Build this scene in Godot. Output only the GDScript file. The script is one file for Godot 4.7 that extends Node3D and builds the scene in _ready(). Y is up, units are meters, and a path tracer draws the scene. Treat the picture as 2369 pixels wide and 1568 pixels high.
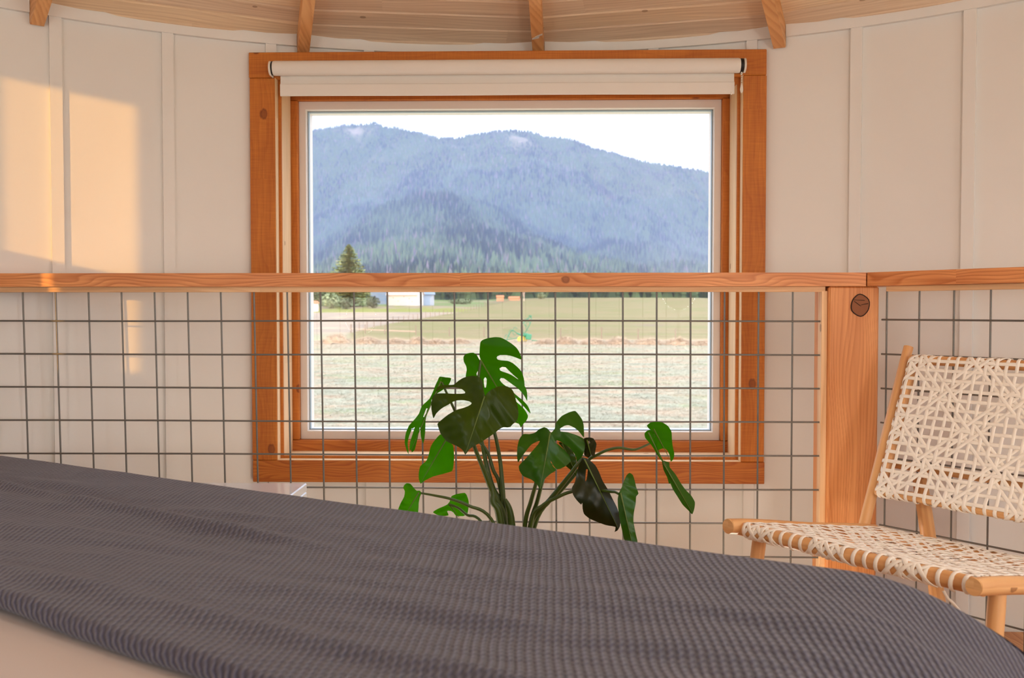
extends Node3D
# A round timber room with a railing, a picture window and a valley behind it.
# Lengths were measured off the photograph: at(u, v, d) turns a measured point of it, lying d metres in front of the camera, into metres.

const EYE := 0.96          # height of the lens above the floor
const FPX := 2200.0        # focal length in pixels of the 2369 x 1568 frame
const PITCH := -0.029095   # the camera looks down 1.667 degrees
const YAW := 0.023911      # and 1.37 degrees to the left
const CX := -0.09          # the room's centre and radius
const CZ := -1.045
const RAD := 2.4
const EAVE := 1.917
const SLOPE := 0.35
const RAFTER0 := 2.5       # degrees

var M := {}
var used := {}
var rng := RandomNumberGenerator.new()


# ------------------------------------------------------------------ geometry
class MB:
	var v := PackedVector3Array()
	var n := PackedVector3Array()
	var t := PackedVector2Array()
	var c := PackedColorArray()
	var ix := PackedInt32Array()
	var tint := Color.WHITE
	var colored := false

	func vert(p: Vector3, nn: Vector3, uv: Vector2) -> int:
		v.append(p); n.append(nn); t.append(uv); c.append(tint)
		return v.size() - 1

	func face(a: int, b: int, d: int) -> void:
		if (v[b] - v[a]).cross(v[d] - v[a]).dot(n[a] + n[b] + n[d]) > 0.0:
			ix.append(a); ix.append(d); ix.append(b)
		else:
			ix.append(a); ix.append(b); ix.append(d)

	func quad(a: Vector3, b: Vector3, d: Vector3, e: Vector3, nn: Vector3, ua: Vector2, ub: Vector2, ud: Vector2, ue: Vector2) -> void:
		var i := vert(a, nn, ua)
		vert(b, nn, ub); vert(d, nn, ud); vert(e, nn, ue)
		face(i, i + 1, i + 2); face(i, i + 2, i + 3)

	func tri(a: Vector3, b: Vector3, d: Vector3, nn: Vector3) -> void:
		var i := vert(a, nn, Vector2(a.x, a.y))
		vert(b, nn, Vector2(b.x, b.y)); vert(d, nn, Vector2(d.x, d.y))
		face(i, i + 1, i + 2)

	# a box with chamfered edges; the grain (u) runs along its own x
	func box(x: Transform3D, s: Vector3, bev := 0.002, off := Vector2.ZERO) -> void:
		var h := s * 0.5
		bev = minf(bev, minf(h.x, minf(h.y, h.z)) * 0.9)
		var pt := func(sg: Vector3, ax: int) -> Vector3:
			var p := Vector3(sg.x * h.x, sg.y * h.y, sg.z * h.z)
			for k in 3:
				if k != ax:
					p[k] -= sg[k] * bev
			return p
		var uvf := func(p: Vector3, nn: Vector3) -> Vector2:
			if absf(nn.x) > 0.8:
				return Vector2(p.z * 0.3, p.y) + off
			if absf(nn.y) > absf(nn.z):
				return Vector2(p.x, p.z) + off
			return Vector2(p.x, p.y + 0.07) + off
		var put := func(ps: Array, nn: Vector3) -> void:
			var wn := (x.basis * nn).normalized()
			var i0 := v.size()
			for p in ps:
				vert(x * p, wn, uvf.call(p, nn))
			face(i0, i0 + 1, i0 + 2)
			if ps.size() == 4:
				face(i0, i0 + 2, i0 + 3)
		for ax in 3:
			var a1 := (ax + 1) % 3
			var a2 := (ax + 2) % 3
			for s0: float in [-1.0, 1.0]:
				var nn := Vector3.ZERO
				nn[ax] = s0
				var ps := []
				for q in [[-1, -1], [1, -1], [1, 1], [-1, 1]]:
					var sg := Vector3.ZERO
					sg[ax] = s0; sg[a1] = q[0]; sg[a2] = q[1]
					ps.append(pt.call(sg, ax))
				put.call(ps, nn)
			if bev > 0.0:
				for s1: float in [-1.0, 1.0]:
					for s2: float in [-1.0, 1.0]:
						var nn := Vector3.ZERO
						nn[a1] = s1; nn[a2] = s2
						var lo := Vector3.ZERO
						lo[ax] = -1; lo[a1] = s1; lo[a2] = s2
						var hi := lo
						hi[ax] = 1
						put.call([pt.call(lo, a1), pt.call(hi, a1), pt.call(hi, a2), pt.call(lo, a2)], nn.normalized())
		if bev > 0.0:
			for sx: float in [-1.0, 1.0]:
				for sy: float in [-1.0, 1.0]:
					for sz: float in [-1.0, 1.0]:
						var sg := Vector3(sx, sy, sz)
						put.call([pt.call(sg, 0), pt.call(sg, 1), pt.call(sg, 2)], sg.normalized())

	# a solid bounded by two corner lists (bottom and top), used for planks with slanting ends
	func prism(lo: Array, hi: Array, uvs: Array) -> void:
		var k := lo.size()
		var mid := Vector3.ZERO
		for p in lo + hi:
			mid += p
		mid /= 2.0 * k
		for side in [lo, hi]:
			var nn: Vector3 = (side[1] - side[0]).cross(side[2] - side[0]).normalized()
			if nn.dot(side[0] - mid) < 0.0:
				nn = -nn
			var i0 := v.size()
			for j in k:
				vert(side[j], nn, uvs[j])
			for j in range(1, k - 1):
				face(i0, i0 + j, i0 + j + 1)
		for j in k:
			var q := (j + 1) % k
			var nn: Vector3 = (lo[q] - lo[j]).cross(hi[j] - lo[j]).normalized()
			if nn.dot((lo[j] + lo[q]) * 0.5 - mid) < 0.0:
				nn = -nn
			quad(lo[j], lo[q], hi[q], hi[j], nn, uvs[j], uvs[q], uvs[q] + Vector2(0, 0.02), uvs[j] + Vector2(0, 0.02))

	func tube(pts: Array, radii: Array, seg := 10, caps := true, off := Vector2.ZERO, flat := 1.0, upv := Vector3.ZERO) -> void:
		var k := pts.size()
		var prev := Vector3.ZERO
		var s := 0.0
		var rows := []
		for i in k:
			var tan: Vector3 = (pts[mini(i + 1, k - 1)] - pts[maxi(i - 1, 0)]).normalized()
			var a: Vector3
			if upv != Vector3.ZERO:
				a = upv.cross(tan).normalized()
			elif i == 0:
				a = tan.cross(Vector3.UP if absf(tan.y) < 0.9 else Vector3.RIGHT).normalized()
			else:
				a = (prev - tan * prev.dot(tan)).normalized()
			prev = a
			var b := tan.cross(a)
			if i:
				s += (pts[i] - pts[i - 1]).length()
			var r: float = radii[mini(i, radii.size() - 1)]
			var row := []
			for j in seg + 1:
				var w := TAU * j / seg
				var dir := a * cos(w) + b * sin(w) * flat
				var nn := (a * cos(w) + b * sin(w) / flat).normalized()
				row.append(vert(pts[i] + dir * r, nn, Vector2(s, w * r) + off))
			rows.append(row)
			if caps and (i == 0 or i == k - 1):
				var nn := tan * (-1.0 if i == 0 else 1.0)
				var ci := vert(pts[i], nn, off)
				for j in seg:
					var w0 := TAU * j / seg
					var w1 := TAU * (j + 1) / seg
					var p0: Vector3 = pts[i] + (a * cos(w0) + b * sin(w0) * flat) * r
					var p1: Vector3 = pts[i] + (a * cos(w1) + b * sin(w1) * flat) * r
					var i0 := vert(p0, nn, off + Vector2(cos(w0), sin(w0)) * r)
					vert(p1, nn, off + Vector2(cos(w1), sin(w1)) * r)
					face(ci, i0, i0 + 1)
		for i in k - 1:
			for j in seg:
				face(rows[i][j], rows[i][j + 1], rows[i + 1][j + 1])
				face(rows[i][j], rows[i + 1][j + 1], rows[i + 1][j])

	func lathe(o: Vector3, prof: Array, seg := 32) -> void:   # prof: Vector2(radius, height), smooth
		var rows := []
		for i in prof.size():
			var tn: Vector2 = (prof[mini(i + 1, prof.size() - 1)] - prof[maxi(i - 1, 0)]).normalized()
			var row := []
			for j in seg + 1:
				var w := TAU * j / seg
				var e := Vector3(cos(w), 0, sin(w))
				var nn := (e * tn.y + Vector3(0, -tn.x, 0)).normalized()
				row.append(vert(o + e * prof[i].x + Vector3(0, prof[i].y, 0), nn, Vector2(w * 0.2, prof[i].y)))
			rows.append(row)
		for i in prof.size() - 1:
			for j in seg:
				face(rows[i][j], rows[i][j + 1], rows[i + 1][j + 1])
				face(rows[i][j], rows[i + 1][j + 1], rows[i + 1][j])

	# a sheet given by rows of points, smooth, its upper side towards "side"
	func sheet(rows: Array, uvs: Array, side: Vector3, cols: Array = []) -> void:
		var h := rows.size()
		var w: int = rows[0].size()
		var at0 := v.size()
		for i in h:
			for j in w:
				var du: Vector3 = rows[i][mini(j + 1, w - 1)] - rows[i][maxi(j - 1, 0)]
				var dv: Vector3 = rows[mini(i + 1, h - 1)][j] - rows[maxi(i - 1, 0)][j]
				var nn := du.cross(dv).normalized()
				if side != Vector3.ZERO and i == 0 and j == 0 and nn.dot(side) < 0.0:
					colored = colored
				if not cols.is_empty():
					tint = cols[i][j]
				vert(rows[i][j], nn, uvs[i][j])
		# one turn for the whole sheet, judged at its middle
		var m := at0 + (h / 2) * w + w / 2
		if n[m].dot(side) < 0.0:
			for k in range(at0, v.size()):
				n[k] = -n[k]
		for i in h - 1:
			for j in w - 1:
				var a := at0 + i * w + j
				face(a, a + 1, a + w + 1)
				face(a, a + w + 1, a + w)

	# a curved slab of the round wall: degrees, heights, radii
	func arc(th0: float, th1: float, y0: float, y1: float, r0: float, r1: float, step := 2.0) -> void:
		var k := maxi(1, int(ceil((th1 - th0) / step)))
		for i in k:
			var a := deg_to_rad(lerpf(th0, th1, float(i) / k))
			var b := deg_to_rad(lerpf(th0, th1, float(i + 1) / k))
			var ea := Vector3(sin(a), 0, -cos(a))
			var eb := Vector3(sin(b), 0, -cos(b))
			var o := Vector3(CX, 0, CZ)
			var lo := Vector3(0, y0, 0)
			var hi := Vector3(0, y1, 0)
			for rr in [[r0, -1.0], [r1, 1.0]]:
				var r: float = rr[0]
				var sg: float = rr[1]
				var i0 := vert(o + ea * r + lo, ea * sg, Vector2(a * r, y0))
				vert(o + eb * r + lo, eb * sg, Vector2(b * r, y0))
				vert(o + eb * r + hi, eb * sg, Vector2(b * r, y1))
				vert(o + ea * r + hi, ea * sg, Vector2(a * r, y1))
				face(i0, i0 + 1, i0 + 2); face(i0, i0 + 2, i0 + 3)
			var z := Vector2.ZERO
			quad(o + ea * r0 + lo, o + eb * r0 + lo, o + eb * r1 + lo, o + ea * r1 + lo, Vector3.DOWN, z, z, z, z)
			quad(o + ea * r0 + hi, o + eb * r0 + hi, o + eb * r1 + hi, o + ea * r1 + hi, Vector3.UP, z, z, z, z)
			if i == 0:
				quad(o + ea * r0 + lo, o + ea * r1 + lo, o + ea * r1 + hi, o + ea * r0 + hi, Vector3(-cos(a), 0, -sin(a)), z, z, z, z)
			if i == k - 1:
				quad(o + eb * r0 + lo, o + eb * r1 + lo, o + eb * r1 + hi, o + eb * r0 + hi, Vector3(cos(b), 0, sin(b)), z, z, z, z)

	func mesh() -> ArrayMesh:
		var arr := []
		arr.resize(Mesh.ARRAY_MAX)
		arr[Mesh.ARRAY_VERTEX] = v
		arr[Mesh.ARRAY_NORMAL] = n
		arr[Mesh.ARRAY_TEX_UV] = t
		if colored:
			arr[Mesh.ARRAY_COLOR] = c
		arr[Mesh.ARRAY_INDEX] = ix
		var m := ArrayMesh.new()
		m.add_surface_from_arrays(Mesh.PRIMITIVE_TRIANGLES, arr)
		return m


func numbered(called: String) -> String:
	var k: int = used.get(called, -1) + 1
	used[called] = k
	return called if k == 0 else "%s_%03d" % [called, k]


func tag(o: Node, label: String, category: String, group := "", kind := "") -> Node:
	o.set_meta("label", label)
	o.set_meta("category", category)
	if group:
		o.set_meta("group", group)
	if kind:
		o.set_meta("kind", kind)
	return o


func obj(called: String, b: MB, m: Material, parent: Node = null) -> MeshInstance3D:
	var o := MeshInstance3D.new()
	o.mesh = b.mesh()
	o.material_override = null
	o.mesh.surface_set_material(0, m)
	if parent == null:
		o.name = numbered(called)
		add_child(o)
	else:
		o.name = called
		parent.add_child(o, true)
	return o


func thing(called: String, label: String, category: String, group := "", where := Vector3.ZERO) -> Node3D:
	var o := Node3D.new()
	o.name = numbered(called)
	add_child(o)
	o.position = where
	tag(o, label, category, group)
	return o


# the ray through a measured point of the photograph, its third number being -1 metre of depth
func ray(u: float, v: float) -> Vector3:
	return Basis(Vector3.UP, YAW) * (Basis(Vector3.RIGHT, PITCH) * Vector3((u - 1184.5) / FPX, -(v - 784.0) / FPX, -1.0))


func at(u: float, v: float, d: float) -> Vector3:
	var r := ray(u, v)
	return Vector3(0, EYE, 0) + r * (d / -r.z)


func flat_at(u: float, v: float, y: float) -> Vector3:
	var r := ray(u, v)
	return Vector3(0, EYE, 0) + r * ((y - EYE) / r.y)


func seg_basis(dir: Vector3, up := Vector3.UP) -> Basis:   # x along dir, y as near up as can be
	var x := dir.normalized()
	var z := x.cross(up).normalized()
	return Basis(x, z.cross(x), z)


func beam(b: MB, p: Vector3, q: Vector3, w: float, h: float, bev := 0.002, up := Vector3.UP) -> void:
	b.box(Transform3D(seg_basis(q - p, up), (p + q) * 0.5), Vector3((q - p).length(), h, w), bev, Vector2(rng.randf() * 2.0, rng.randf() * 0.2))


func spline(pts: Array, k := 6) -> Array:
	var out := []
	for i in pts.size() - 1:
		var p0: Vector3 = pts[maxi(i - 1, 0)]
		var p3: Vector3 = pts[mini(i + 2, pts.size() - 1)]
		for j in k:
			out.append((pts[i] as Vector3).cubic_interpolate(pts[i + 1], p0, p3, float(j) / k))
	out.append(pts[-1])
	return out


# ------------------------------------------------------------------ materials
func noise_bytes(w: int, h: int, freq: float, sx: float, sy: float, seed_: int, oct := 3) -> PackedByteArray:
	var f := FastNoiseLite.new()
	f.seed = seed_
	f.frequency = freq
	f.noise_type = FastNoiseLite.TYPE_SIMPLEX_SMOOTH
	f.fractal_octaves = oct
	var small := f.get_image(maxi(8, int(w * sx)), maxi(8, int(h * sy)), false, false, false)
	small.convert(Image.FORMAT_L8)
	small.resize(w, h, Image.INTERPOLATE_CUBIC)
	return small.get_data()


# flat-sawn timber, 2 m x 0.25 m; knots: [x, y, radius]
func wood_image(w: int, h: int, light: Color, dark: Color, rings: float, strength: float, knots: Array, seed_: int, saw := 0.0) -> ImageTexture:
	var warp := noise_bytes(w, h, 0.02, 0.12, 0.5, seed_, 2)
	var fib := noise_bytes(w, h, 0.12, 0.03, 1.0, seed_ + 1, 3)
	var patch := noise_bytes(w, h, 0.012, 0.2, 1.0, seed_ + 2, 2)
	var sawn := noise_bytes(w, h, 0.25, 0.5, 0.04, seed_ + 3, 2)
	var by := PackedByteArray()
	by.resize(w * h * 3)
	for j in h:
		var y0 := 0.25 * j / h
		for i in w:
			var x := 2.0 * i / w
			var k := j * w + i
			var y := y0 + (warp[k] - 128) * 0.00022
			var core := 0.0
			for kn in knots:
				var dx: float = (x - kn[0]) / (kn[2] * 5.0)
				var dy: float = (y - kn[1]) / (kn[2] * 1.6)
				if absf(dx) < 2.2 and absf(dy) < 3.0:
					var e := exp(-dx * dx)
					y += signf(dy) * kn[2] * 1.1 * e * (exp(-absf(dy) * 0.9) - 1.0) * 0.9
					var rr: float = Vector2((x - kn[0]) * 0.8, (y0 - kn[1]) * 1.15 + (warp[k] - 128) * 0.00004).length() / kn[2] + (fib[k] - 128) * 0.002
					if rr < 1.25:
						core = maxf(core, clampf((1.25 - rr) * 2.2, 0.0, 1.0) * (0.62 + 0.38 * smoothstep(0.55, 1.0, rr)))
			var q := sqrt((y - 0.115) * (y - 0.115) + 0.0002) + x * 0.006
			var ring := fposmod(q * rings, 1.0)
			ring = ring * ring * (1.0 if ring < 0.86 else (1.0 - ring) / 0.14)
			var f := strength * ring + (fib[k] - 128) * 0.0016 + (patch[k] - 128) * 0.0016 + (sawn[k] - 128) * saw
			var c := light.lerp(dark, clampf(0.25 + f, 0.0, 1.0))
			if core > 0.0:
				c = c.lerp(dark * Color(0.58, 0.50, 0.44), core * 0.72)
			by[k * 3] = int(clampf(c.r, 0, 1) * 255)
			by[k * 3 + 1] = int(clampf(c.g, 0, 1) * 255)
			by[k * 3 + 2] = int(clampf(c.b, 0, 1) * 255)
	return ImageTexture.create_from_image(Image.create_from_data(w, h, false, Image.FORMAT_RGB8, by))


func mat(col: Color, rough := 0.6, tex: Texture2D = null, uvs := Vector3.ONE) -> StandardMaterial3D:
	var m := StandardMaterial3D.new()
	m.albedo_color = col
	m.roughness = rough
	if tex:
		m.albedo_texture = tex
		m.uv1_scale = uvs
	return m


func wood(tex: Texture2D, tintc: Color, rough := 0.55) -> StandardMaterial3D:
	return mat(tintc, rough, tex, Vector3(0.5, 4.0, 1))


func noise_tex(freq: float, seed_: int, normal := false, strength := 2.0, size := 512, oct := 4) -> NoiseTexture2D:
	var t := NoiseTexture2D.new()
	t.width = size
	t.height = size
	t.seamless = true
	var f := FastNoiseLite.new()
	f.seed = seed_
	f.frequency = freq
	f.fractal_octaves = oct
	t.noise = f
	t.as_normal_map = normal
	t.bump_strength = strength
	return t


func ramp(t: NoiseTexture2D, cols: Array) -> NoiseTexture2D:
	var g := Gradient.new()
	var off := PackedFloat32Array()
	var cc := PackedColorArray()
	for i in cols.size():
		off.append(float(i) / (cols.size() - 1))
		cc.append(cols[i])
	g.offsets = off
	g.colors = cc
	t.color_ramp = g
	return t


func knit_textures() -> Array:   # eight ribs by eight rows of stitches
	var s := 512
	var hgt := Image.create(s, s, false, Image.FORMAT_RGB8)
	var alb := Image.create(s, s, false, Image.FORMAT_RGB8)
	var r := RandomNumberGenerator.new()
	r.seed = 5
	for j in s:
		for i in s:
			var u := i / 64.0
			var v := j / 64.0
			var rib := 0.5 + 0.5 * cos(TAU * (u + 0.06 * sin(TAU * v)))
			var dot := 0.5 + 0.5 * cos(TAU * v)
			var yarn := 0.5 + 0.5 * sin(TAU * (v * 4.0 + u * 3.0))
			var q := rib * (0.72 + 0.28 * dot) + 0.10 * yarn + r.randf() * 0.06
			hgt.set_pixel(i, j, Color(q * 0.85, q * 0.85, q * 0.85))
			var fuzz := 0.94 + 0.12 * r.randf()
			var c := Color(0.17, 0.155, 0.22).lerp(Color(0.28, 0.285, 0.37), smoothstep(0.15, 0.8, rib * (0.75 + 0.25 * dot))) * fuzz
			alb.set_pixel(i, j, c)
	return [ImageTexture.create_from_image(alb), ImageTexture.create_from_image(hgt)]


func make_materials() -> void:
	var fir := wood_image(2048, 256, Color(0.98, 0.88, 0.75), Color(0.72, 0.50, 0.31), 90.0, 0.6, [[0.31, 0.07, 0.010], [0.93, 0.17, 0.013], [1.52, 0.10, 0.008], [1.78, 0.2, 0.012]], 11)
	var rough := wood_image(2048, 256, Color(0.98, 0.88, 0.75), Color(0.74, 0.54, 0.34), 60.0, 0.24, [[0.22, 0.08, 0.013], [0.61, 0.17, 0.011], [1.07, 0.06, 0.014], [1.55, 0.14, 0.009], [1.86, 0.21, 0.012]], 51, 0.0011)
	var plain := wood_image(1024, 128, Color(1.0, 0.95, 0.88), Color(0.80, 0.70, 0.60), 60.0, 0.38, [[0.42, 0.06, 0.006], [1.36, 0.19, 0.007], [1.0, 0.13, 0.004]], 23)
	var straight := wood_image(1024, 128, Color(1.0, 0.91, 0.79), Color(0.74, 0.54, 0.36), 130.0, 0.42, [], 77)
	var fine := wood_image(1024, 128, Color(1.0, 0.93, 0.82), Color(0.78, 0.60, 0.44), 55.0, 0.3, [[0.7, 0.11, 0.008]], 37)
	M.trim = wood(rough, Color(0.83, 0.57, 0.245), 0.6)
	M.trim_low = wood(fir, Color(0.82, 0.57, 0.27), 0.6)
	M.rail = wood(fir, Color(0.95, 0.74, 0.55), 0.45)
	M.post = wood(straight, Color(0.94, 0.73, 0.53), 0.5)
	M.rafter = wood(straight, Color(0.97, 0.83, 0.66), 0.55)
	M.strip = wood(fine, Color(0.97, 0.88, 0.77), 0.55)
	M.raw = wood(plain, Color(0.96, 0.88, 0.76), 0.7)
	M.teak = wood(fine, Color(0.93, 0.785, 0.61), 0.42)
	M.teak_end = wood(fine, Color(0.97, 0.86, 0.70), 0.6)
	M.planks = []
	for c in [Color(1.0, 0.95, 0.88), Color(0.96, 0.91, 0.86), Color(0.98, 0.94, 0.89), Color(1.0, 0.95, 0.87)]:
		M.planks.append(wood(plain, c, 0.6))
	M.floor = wood(fir, Color(0.84, 0.69, 0.54), 0.45)
	M.wall = mat(Color(0.925, 0.92, 0.905), 0.75)
	M.wall.normal_enabled = true
	M.wall.normal_texture = noise_tex(0.04, 3, true, 1.0)
	M.wall.normal_scale = 0.12
	M.wall.uv1_scale = Vector3(4, 4, 1)
	M.joint = mat(Color(0.55, 0.47, 0.40), 0.9)
	M.vinyl = mat(Color(0.90, 0.87, 0.84), 0.4)
	M.gasket = mat(Color(0.60, 0.66, 0.70), 0.5)
	M.shade = mat(Color(0.92, 0.90, 0.87), 0.7)
	M.black = mat(Color(0.02, 0.02, 0.02), 0.5)
	M.white = mat(Color(0.92, 0.9, 0.86), 0.4)
	M.wire = mat(Color(0.45, 0.44, 0.42), 0.42)
	M.wire.metallic = 0.6
	M.cord = mat(Color(0.97, 0.94, 0.89), 0.75)
	M.glass = StandardMaterial3D.new()
	M.glass.transparency = BaseMaterial3D.TRANSPARENCY_ALPHA
	M.glass.albedo_color = Color(1, 1, 1, 0.03)
	M.glass.roughness = 0.0
	M.glass.metallic_specular = 0.5
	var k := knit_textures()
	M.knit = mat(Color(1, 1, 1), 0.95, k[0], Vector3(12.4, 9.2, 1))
	M.knit.heightmap_enabled = true
	M.knit.heightmap_texture = k[1]
	M.knit.heightmap_scale = 0.35
	M.knit.rim_enabled = true
	M.knit.rim = 0.5
	M.knit.rim_tint = 0.5
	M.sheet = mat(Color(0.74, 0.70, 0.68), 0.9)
	M.leaf = []
	for c in [Color(0.27, 0.50, 0.0), Color(0.20, 0.28, 0.0), Color(0.18, 0.35, 0.03), Color(0.11, 0.14, 0.02)]:
		var m := mat(c, 0.33)
		m.metallic_specular = 0.36
		m.vertex_color_use_as_albedo = true
		m.backlight_enabled = true
		m.backlight = Color(1.0, 1.25, 0.08)
		M.leaf.append(m)
	M.leaf[3].backlight = Color(0.1, 0.12, 0.02)
	M.leaf[2].backlight = Color(0.5, 0.6, 0.1)
	M.leaf[1].backlight = Color(0.5, 0.62, 0.08)
	M.rib = mat(Color(0.34, 0.42, 0.12), 0.45)
	M.stem = mat(Color(0.24, 0.32, 0.07), 0.45)
	M.pot = mat(Color(0.78, 0.74, 0.68), 0.6)
	M.soil = mat(Color(0.12, 0.08, 0.05), 0.95)
	M.lacquer = mat(Color(0.80, 0.80, 0.80), 0.12)
	M.lacquer.clearcoat_enabled = true
	M.lacquer.clearcoat = 0.8
	M.tint = mat(Color(1, 1, 1), 0.95)
	M.tint.vertex_color_use_as_albedo = true
	M.tint.metallic_specular = 0.2
	M.field = mat(Color(0.73, 0.715, 0.70), 0.95, ramp(noise_tex(0.09, 8, false, 1.0, 512, 5), [Color(0.74, 0.74, 0.74), Color(0.93, 0.93, 0.93), Color(0.96, 0.96, 0.96), Color(1, 1, 1)]), Vector3(0.30, 0.30, 1))
	M.field.vertex_color_use_as_albedo = true
	M.field.metallic_specular = 0.1
	M.glow = mat(Color(1, 0.97, 0.92), 0.5)
	M.glow.emission_enabled = true
	M.glow.emission = Color(1, 0.94, 0.86)
	M.glow.emission_energy_multiplier = 1.0


# ------------------------------------------------------------------ light and camera
func lamp_light(p: Vector3, energy: float, col: Color, size: float) -> void:
	var l := OmniLight3D.new()
	l.name = numbered("lamp_light")
	l.position = p
	l.light_energy = energy
	l.light_color = col
	l.light_size = size
	l.omni_range = 12.0
	l.omni_attenuation = 2.0
	l.shadow_enabled = true
	add_child(l)


func _ready() -> void:
	rng.seed = 4
	var cam := Camera3D.new()
	cam.name = "camera"
	cam.position = Vector3(0, EYE, 0)
	cam.basis = Basis(Vector3.UP, YAW) * Basis(Vector3.RIGHT, PITCH)
	cam.near = 0.05
	cam.far = 20000.0
	var lens := CameraAttributesPhysical.new()
	lens.frustum_focal_length = 12.0 * FPX / 784.0
	lens.frustum_focus_distance = 2.8
	lens.frustum_near = 0.05
	lens.frustum_far = 20000.0
	lens.exposure_aperture = 7.0
	cam.attributes = lens
	cam.fov = rad_to_deg(2.0 * atan(784.0 / FPX))
	add_child(cam)
	cam.current = true

	var sky := ProceduralSkyMaterial.new()
	sky.sky_top_color = Color(0.90, 0.94, 0.99)
	sky.sky_horizon_color = Color(0.98, 0.985, 0.99)
	sky.sky_curve = 0.12
	sky.ground_horizon_color = Color(0.74, 0.73, 0.66)
	sky.ground_bottom_color = Color(0.6, 0.6, 0.5)
	sky.sun_angle_max = 1.0
	sky.sky_energy_multiplier = 1.9
	var env := Environment.new()
	env.background_mode = Environment.BG_SKY
	env.sky = Sky.new()
	env.sky.sky_material = sky
	env.tonemap_mode = Environment.TONE_MAPPER_LINEAR
	env.tonemap_exposure = 1.0
	env.sdfgi_enabled = true
	env.ssao_enabled = true
	env.ssil_enabled = true
	env.volumetric_fog_enabled = true
	env.volumetric_fog_density = 0.0
	var we := WorldEnvironment.new()
	we.name = "world_environment"
	we.environment = env
	add_child(we)

	var sun := DirectionalLight3D.new()
	sun.name = "evening_sun"
	var travel := Vector3(0.378, -tan(deg_to_rad(4.0)), -0.925).normalized()
	sun.basis = Basis.looking_at(travel, Vector3.UP)
	sun.light_color = Color(1.0, 0.72, 0.32)
	sun.light_energy = 0.76
	sun.light_angular_distance = 0.55
	sun.shadow_enabled = true
	add_child(sun)

	make_materials()
	build_room()
	build_window()
	build_blind()
	build_railing()
	build_bed()
	build_chair()
	build_plant()
	build_side_table()
	build_behind()
	build_land()
	build_farm()


# ------------------------------------------------------------------ room
func wall_top_cut(called: String, parent: Node, th0: float, th1: float, y0: float, y1: float, r0: float, r1: float, m: Material) -> void:
	var b := MB.new()
	b.arc(th0, th1, y0, y1, r0, r1, 1.0)
	obj(called, b, m, parent)


func theta_at_x(x: float) -> float:
	return rad_to_deg(asin((x - CX) / RAD))


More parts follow.
